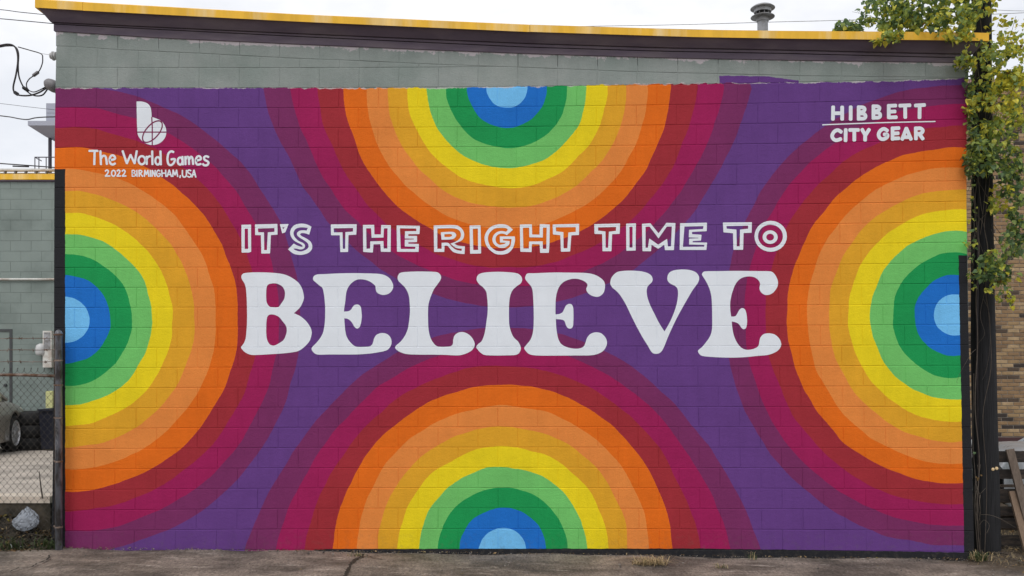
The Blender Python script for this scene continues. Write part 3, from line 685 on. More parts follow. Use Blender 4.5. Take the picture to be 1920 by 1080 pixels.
# the sponsor's two lines at the right
oH, sH = (1520, 170), 6.857
def bee(dx, dy): return [['L',(620+dx,198+dy),(620+dx,370+dy)], [(622+dx,212+dy),(675+dx,212+dy),(697+dx,235+dy),(675+dx,268+dy),(624+dx,272+dy)], [(624+dx,290+dy),(685+dx,294+dy),(708+dx,325+dy),(688+dx,354+dy),(622+dx,356+dy)]]
for g in [[['L',(288,204),(285,374)], ['L',(404,206),(404,374)], ['L',(288,292),(404,290)]], [['L',(514,204),(513,374)]], bee(-4, 4), bee(186, -8),
          [['L',(1003,184),(1003,354)], ['L',(1003,196),(1098,192)], ['L',(1003,272),(1088,268)], ['L',(1003,346),(1104,342)]],
          [['L',(1140,194),(1280,188)], ['L',(1213,200),(1215,350)]], [['L',(1340,192),(1468,184)], ['L',(1400,194),(1398,354)]],
          [[(395,535),(350,508),(302,528),(275,580),(292,622),(330,638),(390,620)]], [['L',(450,496),(447,650)]],
          [['L',(495,506),(618,506)], ['L',(560,514),(560,642)]], [['L',(658,496),(702,575)], ['L',(752,496),(702,575)], ['L',(700,560),(698,642)]],
          [[(988,518),(942,492),(895,515),(872,562),(888,608),(930,625),(978,602),(984,566),(940,564)]],
          [['L',(1052,474),(1052,632)], ['L',(1052,486),(1138,482)], ['L',(1052,552),(1128,548)], ['L',(1052,616),(1136,613)]],
          [['L',(1174,630),(1230,482)], ['L',(1228,482),(1290,630)], ['L',(1200,598),(1268,598)]],
          [['L',(1350,474),(1352,626)], [(1350,488),(1412,486),(1440,515),(1416,550),(1354,560)], ['L',(1392,556),(1444,624)]]]:
    strokes(g, 6.9, oH, sH)
letter([ribbon([(150,440),(400,430),(800,416),(1200,405),(1600,397)], 2.1, oH, sH)], name='painted_line')
# the cable head and insulator on the corner of the building
hd = MB()
_M = Matrix.Translation(P(103, 163, .25)) @ Matrix.Rotation(R(-62), 4, 'Y') @ Matrix.Scale(1.25, 4, (0, 1, 0))
hd.lathe([(.001, .112), (.03, .106), (.05, .085), (.06, .05), (.062, .0), (.05, -.03), (.02, -.04)], 16, _M)
hd.tube([P(103, 168, .25), P(109, 176, .25), P(109, 330, .25)], .025, 10)
hd.build('service_head', M['grey_plastic'], bld, True)
isu = MB()
_M = Matrix.Translation(P(107, 105, .25)) @ Matrix.Rotation(R(-90), 4, 'Y')
isu.lathe([(.012, -.02), (.012, .0), (.04, .006), (.042, .016), (.02, .022), (.045, .032), (.047, .042), (.022, .05), (.034, .056), (.03, .068), (.01, .07)], 16, _M)
isu.build('insulator', M['ceramic'], bld, True)

# ---------------------------------------------------------------- roof vent
vt = thing('roof_vent', 'round metal roof vent with domed cap above the yellow trim', 'roof vent', P(1430, 62, 1.5))
def vz(v): return P(1430, v, 1.5).z
vc = P(1430, 60, 1.5); sv = F / (D + 1.5)
def vr(px): return px / 2 / sv
Mv = Matrix.Translation((vc.x, 1.5, 0))
p = MB(); p.lathe([(vr(19.5), vz(120)), (vr(19.5), vz(40)), (vr(19.5), vz(36))], 20, Mv); p.build('pipe', M['galv'], vt, True)
p = MB(); p.lathe([(vr(21.5), vz(41)), (vr(22.5), vz(40)), (vr(22.5), vz(33)), (vr(21), vz(32))], 20, Mv); p.build('sleeve', M['galv'], vt)
p = MB(); p.lathe([(vr(20), vz(33.5)), (vr(44), vz(32.6)), (vr(44), vz(32)), (vr(25), vz(27.6)), (vr(22), vz(27.4))], 24, Mv); p.build('skirt', M['galv'], vt)
p = MB(); p.lathe([(vr(22), vz(28)), (vr(22), vz(21))], 24, Mv); p.build('vent_slot', M['black_rubber'], vt)
p = MB(); p.lathe([(vr(27), vz(22.5)), (vr(32), vz(23.5)), (vr(32), vz(15)), (vr(30), vz(14.5))], 24, Mv); p.build('collar', M['galv'], vt)
p = MB(); p.lathe([(vr(31), vz(16.5)), (vr(45), vz(16.4)), (vr(45), vz(15.6)), (vr(36), vz(12)), (vr(22), vz(9.2)), (vr(3), vz(8.2))], 28, Mv); p.build('cap', M['galv'], vt, True)
p = MB()
for k in range(8):
    a = k * math.pi / 4; q = Mv @ Vector((vr(23) * math.cos(a), vr(23) * math.sin(a), 0))
    p.box((q.x - .004, q.y - .004, vz(27.8)), (q.x + .004, q.y + .004, vz(21.5)))
p.build('strut', M['galv'], vt)

# ---------------------------------------------------------------- wires
def cable(name, label, pts, r, m=None, group=None, seg=6, n=6):
    mb = MB(); 
    pts = list(pts)
    if pts[0][0] < 0:                                # carry the span on well past the view
        (u0, v0, y0), (u1, v1, _) = pts[0], pts[1]; k = min(.25, max(-.25, (v1 - v0)/(u1 - u0))); pts[:0] = [(u0 - d_, v0 - d_*k, y0) for d_ in (1500, 700, 300, 120, 40)]
    if pts[-1][0] > 2000: u0, v0, y0 = pts[-1]; pts.append((u0 + 1500, v0 + 1500*(v0 - pts[-2][1])/(u0 - pts[-2][0]), y0))
    q = catmull([tuple(P(*p)) for p in pts], seg); mb.tube(q, r, n)
    return tag(mb.build(name, m or M['cable'], None, True), label, 'cable', group)
cable('power_cable', 'thick black service cable drooping in a long outer loop to the cable head', [(-80,90,.3),(-10,86,.3),(14,83,.3),(26,86,.3),(32,97,.3),(33.5,115,.3),(30,140,.3),(25,162,.3),(27,173,.3),(36,178.5,.3),(55,179,.3),(72,174,.3),(84,167,.3),(95,160,.28)], .0085)
cable('power_cable', 'thinner black service cable in the inner loop beside the long one', [(-80,93,.33),(-10,89,.33),(12,86,.33),(28,87.5,.33),(34.5,100,.33),(34,125,.33),(36,145,.33),(44,163,.33),(54,174,.33),(66,179.5,.33),(80,178,.33),(90,166,.3),(97,161,.28)], .0075)
cable('power_cable', 'slack grey tap cable curling down from the insulator', [(34,88,.3),(55,94,.3),(77,101,.3),(80,110,.3),(79,120,.3),(74,132,.3),(66,140,.3),(55,148,.3),(49.5,158,.3),(53,168,.3),(63,172.5,.3),(76,168,.3),(90,160,.28)], .0055)
cable('tie_wire', 'thin pale tie wire running to the insulator on the corner', [(76,100,.3),(88,102,.29),(104,104,.27)], .002, M['galv'])
for a, b, l_, m_ in (((26,172),(35,178), 'black splice sleeve lowest on the drooping outer service cable', 'black_rubber'), ((42,163),(54,171), 'black splice sleeve on the inner service cable loop', 'black_rubber'), ((61,143),(73,134), 'grey splice sleeve on the curling tap cable', 'grey_plastic')):
    mb = MB(); A, B = P(*a, .31), P(*b, .31); mb.tube([A, A.lerp(B, .15), A.lerp(B, .85), B], [.006, .018, .018, .006], 8)
    tag(mb.build('cable_splice', M[m_], None, True), l_, 'splice', 'splices on the service cables')
cable('overhead_line', 'thin overhead wire highest in the sky by the roof corner', [(-120,8,30),(0,18,30),(40,23,30),(130,32,30)], .016)
cable('overhead_line', 'thin overhead wire just below the highest one at the roof corner', [(-120,25,30),(0,35,30),(60,40.5,30),(140,48,30)], .018)
cable('overhead_line', 'faint thin wire above the twisted cable beside the far tower', [(-120,181,30),(0,194,30),(50,200,30),(140,210,30)], .009)
cable('overhead_line', 'twisted overhead cable running to a bracket on the mural corner', [(-90,206,1),(0,217,.8),(20,219.5,.7),(38,223,.6),(52,224,.5),(66,221,.4),(85,219.5,.3),(106,219,.2)], .006, None, None, 5)
cable('overhead_line', 'black cable with a short splice bar just above the low grey roof', [(-90,300,6),(0,306.5,6),(50,310,6),(115,315,6)], .010)
cable('overhead_line', 'short dark splice bar hanging under the low cable', [(24,311.5,6),(54,312.5,6)], .012)
cable('overhead_line', 'thin wire crossing the white sky beyond the roof vent', [(900,52,20),(1240,47,20),(1440,41.5,20),(1560,38.5,20),(1720,33,20),(2050,18,20)], .009, M['galv'])
cable('overhead_line', 'thin wire crossing the sky right of the utility pole', [(1857,18,20),(1900,20,20),(2050,24,20)], .007, M['galv'])

# ---------------------------------------------------------------- set-back grey block building on the left
gb = thing('grey_block_building', 'set-back grey green block building with yellow roof edge and steel door', 'building', (-9, 8.6, .3))
YG = 8.6; sg = F / (D + YG)
gz = lambda v: EYE - (v - HOR) / sg
gx = lambda u: (u - 960) / sg
CW, CHT = .4064, .2032
mb_rest = MB(); rg = random.Random(9); one = MB()
zt = gz(341); rowi = 0; z = zt
XG0, XG1 = gx(-330), gx(420)
meshes = {}
def gblock(x0, x1, z0, z1, out):
    c = .004; y = YG - rg.uniform(0, .003)
    vs_ = [(x0+c, y, z0+c), (x1-c, y, z0+c), (x1-c, y, z1-c), (x0+c, y, z1-c), (x0, y+.003, z0), (x1, y+.003, z0), (x1, y+.003, z1), (x0, y+.003, z1), (x0, YG+.05, z0), (x1, YG+.05, z0), (x1, YG+.05, z1), (x0, YG+.05, z1)]
    fs_ = [(0,1,2,3)] + [(i+4, (i+1) % 4+4, (i+1) % 4, i) for i in range(4)] + [(i+8, (i+1) % 4+8, (i+1) % 4+4, i+4) for i in range(4)]
    out.add(vs_, fs_)
DOOR = (gx(-55), gx(23), gz(617))
while z > -.1:
    z0 = z - (CHT if rowi else CHT*.7); off = (rowi % 2) * CW/2
    x = XG0 - off
    while x < XG1:
        a, b = max(x + .0025, XG0), min(x + CW - .0025, XG1)
        if b - a < .05: x += CW; continue
        if z0 < DOOR[2] and a < DOOR[1] and b > DOOR[0]:      # leave the doorway open
            if a < DOOR[0] - .05: b = DOOR[0] - .004
            elif b > DOOR[1] + .05: a = DOOR[1] + .004
            else: x += CW; continue
        zz1 = z - .003; zz0 = z0 + .003
        u0_, u1_ = 960 + a*sg, 960 + b*sg
        if u1_ > 0 and u0_ < 125 and z0 > .25:
            q = MB(); gblock(a, b, zz0, zz1, q); q.build('block', M['grey_block'], gb)
        else: gblock(a, b, zz0, zz1, mb_rest)
        x += CW
    z = z0; rowi += 1
tag(mb_rest.build('block_work', M['grey_block'], gb), kind='stuff')
q = MB(); q.box((XG0 - 5, YG + .0035, -.2), (XG1, YG + .3, zt)); q.build('mortar', M['mortar_grey'], gb)
q = MB(); q.box((XG0 - 5, YG + .3, -.2), (XG1, YG + 9, zt - .1)); q.build('rear_wall', M['grey_block'], gb)
q = MB(); q.box((XG0 - 5, YG - .05, gz(337.5)), (XG1, YG + .2, gz(327))); q.build('roof_trim', M['trim'], gb)
q = MB(); q.box((XG0 - 5, YG - .035, gz(340.5)), (XG1, YG + .2, gz(338))); q.build('dark_trim_board', M['fascia'], gb)  # thin dark board just below the yellow trim
M['gutter'] = mat('pale_gutter_paint', col(205, 205, 200, 1.2), .6, .1, 4, c2=col(170, 160, 150, 1.2), c2scale=3)
q = MB(); q.box((XG0 - 5, YG - .02, gz(320)), (XG1, YG + .1, gz(316.5))); q.build('gutter_rail', M['gutter'], gb)
for i in range(9):
    u = -70 + i*19.5
    q = MB(); Mx = Matrix.Translation((gx(u), YG + .03, gz(323))) @ Matrix.Rotation(R(25), 4, 'Y'); q.box((-.012, -.03, -.045), (.012, .03, .045), 0, Mx); q.build('rail_bracket', M['post'], gb)
q = MB(); q.box((XG0 - 5, YG + .12, gz(327)), (XG1, YG + .3, gz(321.5))); q.build('parapet', M['gutter'], gb)
q = MB(); q.tube([(XG0 - 5, YG - .03, gz(524)), (XG1, YG - .03, gz(524))], .022, 8); q.build('conduit', M['gutter'], gb, True)
M['door'] = mat('grey_steel_door', paint(92, 104, 102), .5, .06, 2)
dr = MB(); dr.box((DOOR[0] + .05, YG + .03, .3), (DOOR[1] - .05, YG + .07, DOOR[2] - .05)); dr = dr.build('door', M['door'], gb)
M['frame'] = mat('dark_door_frame', (.06, .065, .068, 1), .5, .1)
q = MB(); q.box((DOOR[0], YG - .012, .3), (DOOR[0] + .05, YG + .09, DOOR[2])); q.box((DOOR[1] - .05, YG - .012, .3), (DOOR[1], YG + .09, DOOR[2])); q.box((DOOR[0] + .052, YG - .01, DOOR[2] - .05), (DOOR[1] - .052, YG + .09, DOOR[2])); q.build('door_frame', M['frame'], gb)
q = MB(); q.lathe([(.012, 0), (.012, .03), (.03, .035), (.03, .06), (.01, .065)], 12, Matrix.Translation((gx(11), YG + .03, gz(722))) @ Matrix.Rotation(R(90), 4, 'X')); q.build('door_knob', M['frame'], gb, True)
q = MB(); q.box((gx(88), YG - .16, gz(689)), (gx(104.5), YG - .005, gz(621))); mbx = q.build('meter_box', M['gutter'], gb)
q = MB(); q.box((gx(90.5), YG - .172, gz(655)), (gx(102), YG - .161, gz(624))); q.build('meter_box_door', M['galv'], mbx)
q = MB(); q.lathe([(.02, 0), (.085, .01), (.1, .05), (.1, .14), (.085, .2), (.03, .235)], 14, Matrix.Translation((gx(83), YG - .12, gz(667)))); lampo = q.build('wall_lamp', M['ceramic'], gb, True)
q = MB(); q.tube([(gx(83), YG - .12, gz(653)), (gx(83), YG, gz(653))], .03, 8); q.build('lamp_arm', M['grey_plastic'], lampo)
q = MB(); q.box((gx(-60), YG - .12, gz(771)), (gx(300), YG - .005, gz(766.5))); q.build('plinth_ledge', M['mortar_grey'], gb)
# things stored along it
for i in range(3):
    y = 7.95; z0 = yard_z(y) + i*.238
    t = MB(); R0, r0 = .42, .118
    prof = [(.205, z0 + .02), (.205, z0 + .215), (.26, z0 + .233), (.40, z0 + .233), (R0, z0 + .215), (R0, z0 + .02), (.40, z0 + .002), (.26, z0 + .002), (.205, z0 + .02)]
    t.lathe(prof, 28, Matrix.Translation((gx(57) * (D + y) / (D + YG) + .012*i, y, 0)), cap=False)
    o = t.build('tyre', M['black_rubber'], None, True)
    tag(o, ['bottom black tyre of the stack beside the parked car', 'middle black tyre of the stack beside the parked car', 'topmost black tyre of the stack beside the parked car'][i], 'tyre', 'stacked tyres by the grey wall')
b = thing('wheeled_bin', 'dark blue plastic bin between tyre stack and fence post', 'bin', P(94, 838, 7.7))
M['bin'] = mat('dark_blue_plastic', (.02, .022, .035, 1), .45, .1)
s7_ = F / (D + 7.7); bx = lambda u: (u - 960)/s7_; bz = lambda v: EYE - (v - HOR)/s7_
q = MB(); q.add([(bx(88), 7.5, bz(840)), (bx(110), 7.5, bz(840)), (bx(110), 7.95, bz(840)), (bx(88), 7.95, bz(840)), (bx(86), 7.45, bz(770)), (bx(112), 7.45, bz(770)), (bx(112), 8, bz(770)), (bx(86), 8, bz(770))], [(0,3,2,1),(4,5,6,7),(0,1,5,4),(1,2,6,5),(2,3,7,6),(3,0,4,7)]); q.build('body', M['bin'], b)
q = MB(); q.box((bx(85), 7.42, bz(770) + .002), (bx(113), 8.02, bz(766))); q.build('lid', M['bin'], b)
yb = MB(); yb.box((bx(93.5), 7.55, bz(764.5)), (bx(106), 7.85, bz(733))); yb.box((bx(94.5), 7.545, bz(737)), (bx(105), 7.549, bz(734.5)))
tag(yb.build('cardboard_box', mat('yellowed_carton', col(196, 196, 140, 1.2), .8, .08, 8)), 'pale yellow carton standing on the dark blue bin', 'box')

# ---------------------------------------------------------------- far modern tower
tb = thing('far_building', 'distant pale grey modern tower with flat canopy behind the mural corner', 'building', P(95, 320, 50))
YB = 50; sb = F / (D + YB); tx = lambda u: (u - 960)/sb; tz = lambda v: EYE - (v - HOR)/sb
M['clad'] = mat('grey_cladding', col(150, 153, 165, 1.25), .6, .05, .5)
M['clad2'] = mat('dark_column_paint', (.07, .065, .085, 1), .6, .05)
M['tglass'] = mat('teal_glass', (.06, .1, .115, 1), .15, .05, spec=.6)
for v0_, v1_ in ((191, 209.2), (209.8, 234)):
    q = MB(); q.box((tx(82), YB + .3, tz(v1_)), (tx(150), YB + 9, tz(v0_))); q.build('wall_panel', M['clad'], tb)
q = MB(); q.add([(tx(67.5), YB - 1, tz(243)), (tx(160), YB - 1, tz(243)), (tx(160), YB + 9, tz(243)), (tx(67.5), YB + 9, tz(243)), (tx(67.5), YB - 1, tz(234.5)), (tx(160), YB - 1, tz(234.5)), (tx(160), YB + 9, tz(234.5)), (tx(67.5), YB + 9, tz(234.5)), (tx(83), YB + .2, tz(255)), (tx(160), YB + .2, tz(255)), (tx(160), YB + 8, tz(255)), (tx(83), YB + 8, tz(255))],
    [(4,5,6,7),(0,1,5,4),(1,2,6,5),(2,3,7,6),(3,0,4,7),(8,9,1,0),(9,10,2,1),(10,11,3,2),(11,8,0,3),(8,11,10,9)]); q.build('canopy', M['clad'], tb)
q = MB(); q.box((tx(83), YB + .5, tz(360)), (tx(87), YB + .7, tz(255))); q.build('column', M['clad2'], tb)
q = MB(); q.box((tx(93), YB + 1, tz(360)), (tx(150), YB + 8, tz(255))); q.build('glass_wall', M['tglass'], tb)
q = MB(); q.box((tx(99.5), YB + .96, tz(360)), (tx(100.5), YB + .995, tz(256))); q.build('mullion', M['clad'], tb)
q = MB(); q.box((tx(60), YB - .5, -.1), (tx(150), YB + 8, tz(345))); q.build('lower_storey', M['clad'], tb)
q = MB()
for u in (71.5, 79, 92.5): q.tube([(tx(u), YB - .4, tz(345)), (tx(u), YB - .4, tz(297.5))], .03, 6)
q.tube([(tx(71), YB - .4, tz(297.5)), (tx(140), YB - .4, tz(297.5))], .035, 6)
q.tube([(tx(72), YB - .4, tz(298)), (tx(84), YB - .4, tz(304.5))], .035, 6); q.build('railing', M['clad2'], tb)

# ---------------------------------------------------------------- cars
def make_car(name, label, loc, yaw, cbody, rear_lights=True):
    root = thing(name, label, 'car', loc)
    T = Matrix.Translation(loc) @ Matrix.Rotation(yaw, 4, 'Z')          # local: +y forward, +x to its right
    body = NT('car_paint'); body.b.inputs['Base Color'].default_value = cbody; body.b.inputs['Metallic'].default_value = .2
    body.b.inputs['Roughness'].default_value = .32; body.b.inputs['Coat Weight'].default_value = .5
    dust = body.noise(body.pos((1, 1, 1)), 5, 5, .6); body.put(body.b.inputs['Roughness'], body.maprange(dust, .3, .7, .25, .5)); bm_ = body.m
    glass = mat('car_glass', (.012, .014, .016, 1), .06, .05, spec=.7); chrome = mat('alloy', (.62, .62, .64, 1), .3, .08, 12, metal=.35)
    dark = M['black_rubber']; ZW, RW, RA = .325, .325, .375; WX = (-1.32, 1.36)
    st = [(-2.32, .66, .78, .34), (-2.26, .76, .90, .27), (-2.1, .82, .97, .22), (-1.75, .86, .99, .2), (-1.3, .885, .985, .2), (-.8, .9, .955, .2), (0, .905, .94, .2), (.7, .9, .94, .2), (1.0, .895, .95, .2), (1.4, .885, .915, .2), (1.8, .86, .86, .21), (2.1, .8, .79, .23), (2.26, .7, .7, .27), (2.33, .56, .6, .34)]
    ys = sorted(set([s_[0] for s_ in st] + [round(c + RA*math.cos(math.pi*k/14), 4) for c in WX for k in range(15)]))
    def at(y, i): return float(np.interp(y, [s_[0] for s_ in st], [s_[i] for s_ in st]))
    mb = MB(); n = None; inner = MB()
    for y in ys:
        w, zt_, zb = at(y, 1), at(y, 2), at(y, 3)
        for c in WX:
            if abs(y - c) < RA: zb = max(zb, ZW + math.sqrt(RA*RA - (y - c)**2))
        sec = [(0, zt_ + .012), (w*.5, zt_ + .006), (w*.8, zt_ - .012), (w*.93, zt_ - .05), (w*.985, zt_ - .14), (w, max(zb + .03, zt_ - .3)), (w*.995, zb + .02), (w*.97, zb)]
        full = [(-x, z_) for x, z_ in reversed(sec)] + sec[1:]
        n = len(full); mb.v += [tuple(T @ Vector((x, y, z_))) for x, z_ in full]
    mb.f = [(i*n+k, i*n+k+1, (i+1)*n+k+1, (i+1)*n+k) for i in range(len(ys)-1) for k in range(n-1)]
    mb.f += [tuple(range(n)), tuple(reversed(range((len(ys)-1)*n, len(ys)*n)))]; mb.mi = [0]*len(mb.f)
    mb.build('body', bm_, root, True)
    inner.box((-.6, -2.1, .24), (.6, 2.1, .7), 0, T); inner.build('underbody', dark, root)
    cb = MB(); cs = [(-1.62, .70, .95, .95), (-1.05, .62, .95, 1.34), (-.75, .6, .95, 1.4), (-.2, .6, .95, 1.425), (.25, .6, .95, 1.4), (.45, .62, .95, 1.34), (1.12, .72, .95, .95)]
    for y, w, z0_, z1_ in cs:
        cb.v += [tuple(T @ Vector(q_)) for q_ in ((-.8, y, z0_ - .03), (-w + .0, y, z1_ - .03), (-w + .1, y, z1_), (w - .1, y, z1_), (w, y, z1_ - .03), (.8, y, z0_ - .03))]
    cb.f = [(i*6+k, i*6+k+1, i*6+k+7, i*6+k+6) for i in range(len(cs)-1) for k in range(5)]; cb.mi = [0]*len(cb.f); cb.build('glasshouse', glass, root)
    rf = MB(); rs_ = [(-1.06, .63, 1.345), (-.75, .615, 1.407), (-.2, .615, 1.434), (.25, .615, 1.408), (.46, .63, 1.346)]
    for y, w, z_ in rs_: rf.v += [tuple(T @ Vector(q_)) for q_ in ((-w, y, z_ - .035), (-w + .1, y, z_), (w - .1, y, z_), (w, y, z_ - .035))]
    rf.f = [(i*4+k, i*4+k+1, i*4+k+5, i*4+k+4) for i in range(4) for k in range(3)]; rf.mi = [0]*len(rf.f); rf.build('roof', bm_, root)
    for s_ in (-1, 1):
        for pts_ in ([(s_*.8, 1.13, .93), (s_*.635, .46, 1.33)], [(s_*.8, -1.63, .94), (s_*.635, -1.06, 1.33)], [(s_*.81, -.25, .93), (s_*.62, -.22, 1.4)]):
            pl = MB(); pl.tube([T @ Vector(q_) for q_ in pts_], .028, 6); pl.build('pillar', bm_, root)
        mr = MB(); mr.box((min(s_*.84, s_*.98), .2, .93), (max(s_*.84, s_*.98), .3, 1.06), 0, T); mr.build('mirror', bm_, root)
        hl = MB(); hl.lathe([(.001, .09), (.05, .085), (.1, .05), (.12, 0)], 14, T @ Matrix.Translation((s_*.66, 2.12, .68)) @ Matrix.Rotation(R(-62), 4, 'X') @ Matrix.Rotation(R(0), 4, 'Z')); hl.build('headlight', mat('headlight_lens', (.5, .46, .34, 1), .15, .1, spec=.6), root, True)
        tl = MB(); tl.lathe([(.001, .045), (.07, .04), (.125, .02), (.135, -.03)], 16, T @ Matrix.Translation((s_*.70, -2.17, .80)) @ Matrix.Rotation(R(s_*38), 4, 'Z') @ Matrix.Rotation(R(90), 4, 'X') @ Matrix.Scale(.62, 4, (0, 1, 0))); tl.build('tail_light', mat('red_lens', (.3, .012, .015, 1), .15, .05, spec=.6), root, True)
        for wy in WX:
            Mw = T @ Matrix.Translation((s_*.79, wy, ZW)) @ Matrix.Rotation(R(90)*s_, 4, 'Y')
            ty = MB(); ty.lathe([(.215, -.1), (.29, -.105), (.318, -.08), (RW, -.03), (RW, .03), (.318, .08), (.29, .1), (.235, .098), (.225, .06)], 32, Mw, cap=False); wl = ty.build('wheel', dark, root, True)
            rim = MB(); rim.lathe([(.225, .06), (.232, .095), (.222, .1), (.21, .06), (.2, -.06)], 32, Mw, cap=False)
            for k in range(10):
                a = k*math.pi/5; Ms = Mw @ Matrix.Rotation(a, 4, 'Z'); rim.box((.03, -.017, .055), (.215, .017, .085), 0, Ms)
            rim.lathe([(.055, .04), (.055, .09), (.03, .1), (.001, .1)], 14, Mw); rim.build('rim', chrome, wl)
            dk = MB(); dk.lathe([(.205, -.02), (.205, .0)], 20, Mw); dk.build('brake_disc', mat('dark_brake_steel', (.05, .05, .052, 1), .5, .1), wl)  # plain dark steel disc behind the spokes
    bp = MB(); bp.box((-.5, -2.34, .5), (.5, -2.3, .62), 0, T); bp.build('licence_plate', mat('plate_white', (.6, .6, .6, 1), .5, .05), root)
    return root
_ya = R(12); _f = Vector((-math.sin(_ya), math.cos(_ya), 0)); _r = Vector((math.cos(_ya), math.sin(_ya), 0))
_W = P(29.5, 820, 7.3); _O = _W - _f*1.36 - _r*.88; _O.z = yard_z(7.0)
make_car('parked_sedan', 'dusty bronze grey sedan parked behind the chain link fence', _O, _ya, (.34, .315, .285, 1))
make_car('parked_sedan', 'silver car with red tail light behind the pallet near the brick wall', (8.24, 1.95, -.09), R(-99), (.50, .52, .55, 1))

# ---------------------------------------------------------------- chain link fence
YF = -.06; sf = F / (D + YF); fx = lambda u: (u - 960)/sf; fz = lambda v: EYE - (v - HOR)/sf
fn = thing('chain_link_fence', 'chain link fence with barbed wire and rusty rail beside the mural', 'fence', (fx(115), YF, ground_z(-4.5)))
q = MB(); cx = fx(115.8); q.lathe([(.033, -.1), (.033, fz(630)), (.037, fz(629.5)), (.037, fz(626)), (.028, fz(621.5)), (.012, fz(619)), (.001, fz(618.4))], 20, Matrix.Translation((cx, YF - .06, 0))); q.build('end_post', M['post'], fn, True)
q = MB(); q.lathe([(.021, -.1), (.021, fz(636)), (.012, fz(633.5))], 14, Matrix.Translation((fx(105), YF + .02, 0))); q.build('line_post', M['rust'], fn, True)
for v in (628, 676, 722, 783, 864, 986):
    q = MB(); q.lathe([(.036, fz(v + 1.6)), (.0375, fz(v + 1.6)), (.0375, fz(v - 1.6)), (.036, fz(v - 1.6))], 18, Matrix.Translation((cx, YF - .06, 0)), cap=False); q.box((fx(102), YF - .02, fz(v + 1.4)), (cx - .02, YF - .012, fz(v - 1.4))); q.build('strap', M['rust'], fn)
q = MB(); q.tube([(-9, YF, fz(702)), (fx(40), YF, fz(703)), (fx(103), YF, fz(705))], .0155, 10); q.build('top_rail', M['rust'], fn, True)
rw = random.Random(4)
for v, sag in ((634.5, 1.5), (656, 3), (678, -.5)):
    q = MB(); pts = [(-9 + (fx(106) + 9)*i/40, YF + .01, fz(v + sag*(1 - i/40)) + rw.uniform(-.003, .003)) for i in range(41)]
    q.tube(pts, .0033, 5)
    x = -8.9
    while x < fx(104):
        c = Vector((x, YF + .01, np.interp(x, [a[0] for a in pts], [a[2] for a in pts])))
        for _ in range(3):
            d = Vector((rw.uniform(-1, 1), rw.uniform(-1, 1), rw.uniform(-1, 1))).normalized()*.022; q.tube([c - d, c + d], .0025, 4)
        x += .125
    q.build('barbed_wire', M['rust'], fn)
q = MB(); DX, DZ = .0335, .0385; x = fx(108); zb_, zt_ = .12, fz(692); i = 0
while x > -7.2:
    pts = []; k = 0; z = zb_
    while z < zt_ + .001:
        s_ = 1 if (k + i) % 2 == 0 else -1
        pts.append((x - DX/2 + s_*DX*.56, YF + s_*.004, z)); z += DZ; k += 1
    pts.append((pts[-1][0] + .006, YF, z - DZ*.3))
    q.tube(pts, .0019, 4, cap=False); x -= DX; i += 1
q.build('chain_link_mesh', M['wire'], fn)
# scratched marks on the post
q = MB()
for pts in ([(113,786),(116,790),(113,796),(117,800)], [(113,804),(117,806),(114,812),(117,818)], [(114,824),(117,830),(113,836),(114,842),(117,838)]):
    q.tube(catmull([(fx(u), YF - .0925, fz(v)) for u, v in pts], 4), .0016, 4)
q.build('scratched_mark', M['galv'], fn)

# litter heap, bag and stick at the foot of the fence
hm = MB(); xs = np.linspace(-7.5, -4.62, 40); ys = np.linspace(-.12, .105, 9); rh = random.Random(8)
hm.v = [(x, y, ground_z(x) + .33*((y + .12)/.225)**.8*(.75 + .25*math.sin(x*7)) * (1 if x < -4.75 else .5) + rh.uniform(-.012, .012)) for y in ys for x in xs]
hm.f = [(a*40+b, a*40+b+1, (a+1)*40+b+1, (a+1)*40+b) for a in range(8) for b in range(39)]; hm.mi = [0]*len(hm.f)
tag(hm.build('litter_heap', mat('dark_leaf_mould', (.016, .014, .011, 1), .95, .5, 30, c2=(.045, .038, .027, 1), c2scale=18, bump=.02, bscale=40), None, True), kind='stuff')
LEAFC = [(.16, .085, .03, 1), (.22, .14, .06, 1), (.10, .07, .045, 1), (.27, .2, .11, 1), (.06, .05, .03, 1), (.2, .16, .03, 1)]
LM = [mat('dry_leaf', c_, .8, .25, 30) for c_ in LEAFC]
def leaf_quad(mb, c, size, rr, flat=.5, mi=0):
    e = Matrix.Rotation(rr.uniform(0, 6.28), 4, 'Z') @ Matrix.Rotation(rr.gauss(0, flat), 4, 'X') @ Matrix.Rotation(rr.gauss(0, flat), 4, 'Y')
    a = size*rr.uniform(.6, 1.3); b = a*rr.uniform(.45, .75); k = a*rr.uniform(.05, .3)
    vs_ = [Vector(p_) for p_ in ((-a, 0, 0), (-a*.2, b*.8, k), (a, 0, 0), (-a*.2, -b*.8, k))]
    mb.add([Vector(c) + (e @ p_) for p_ in vs_], [(0, 1, 2), (0, 2, 3)], mi)
rl = random.Random(21); lt = MB()
for _ in range(1500):
    x = rl.uniform(-6.4, -4.62); y = min(.1, rl.uniform(-.2, .1)); t_ = max(0, (y + .12)/.225)
    z = ground_z(x) + .33*t_**.8*(.75 + .25*math.sin(x*7)) + .006
    leaf_quad(lt, (x, y, z), .02 if rl.random() < .8 else .034, rl, .8, rl.choices(range(6), (2.2, 1.6, 3, .7, 7, .9))[0])
for _ in range(34):                                   # paper scraps and green sprigs in the heap
    x = rl.uniform(-6.0, -4.68); y = rl.uniform(-.17, .02); z = ground_z(x) + rl.uniform(.02, .24)*max(.15, min(1, (y + .14)/.17)) + .02
    leaf_quad(lt, (x, y, z), rl.choice((.012, .018, .026)), rl, 1.1, rl.choice((6, 6, 7, 7, 7)))
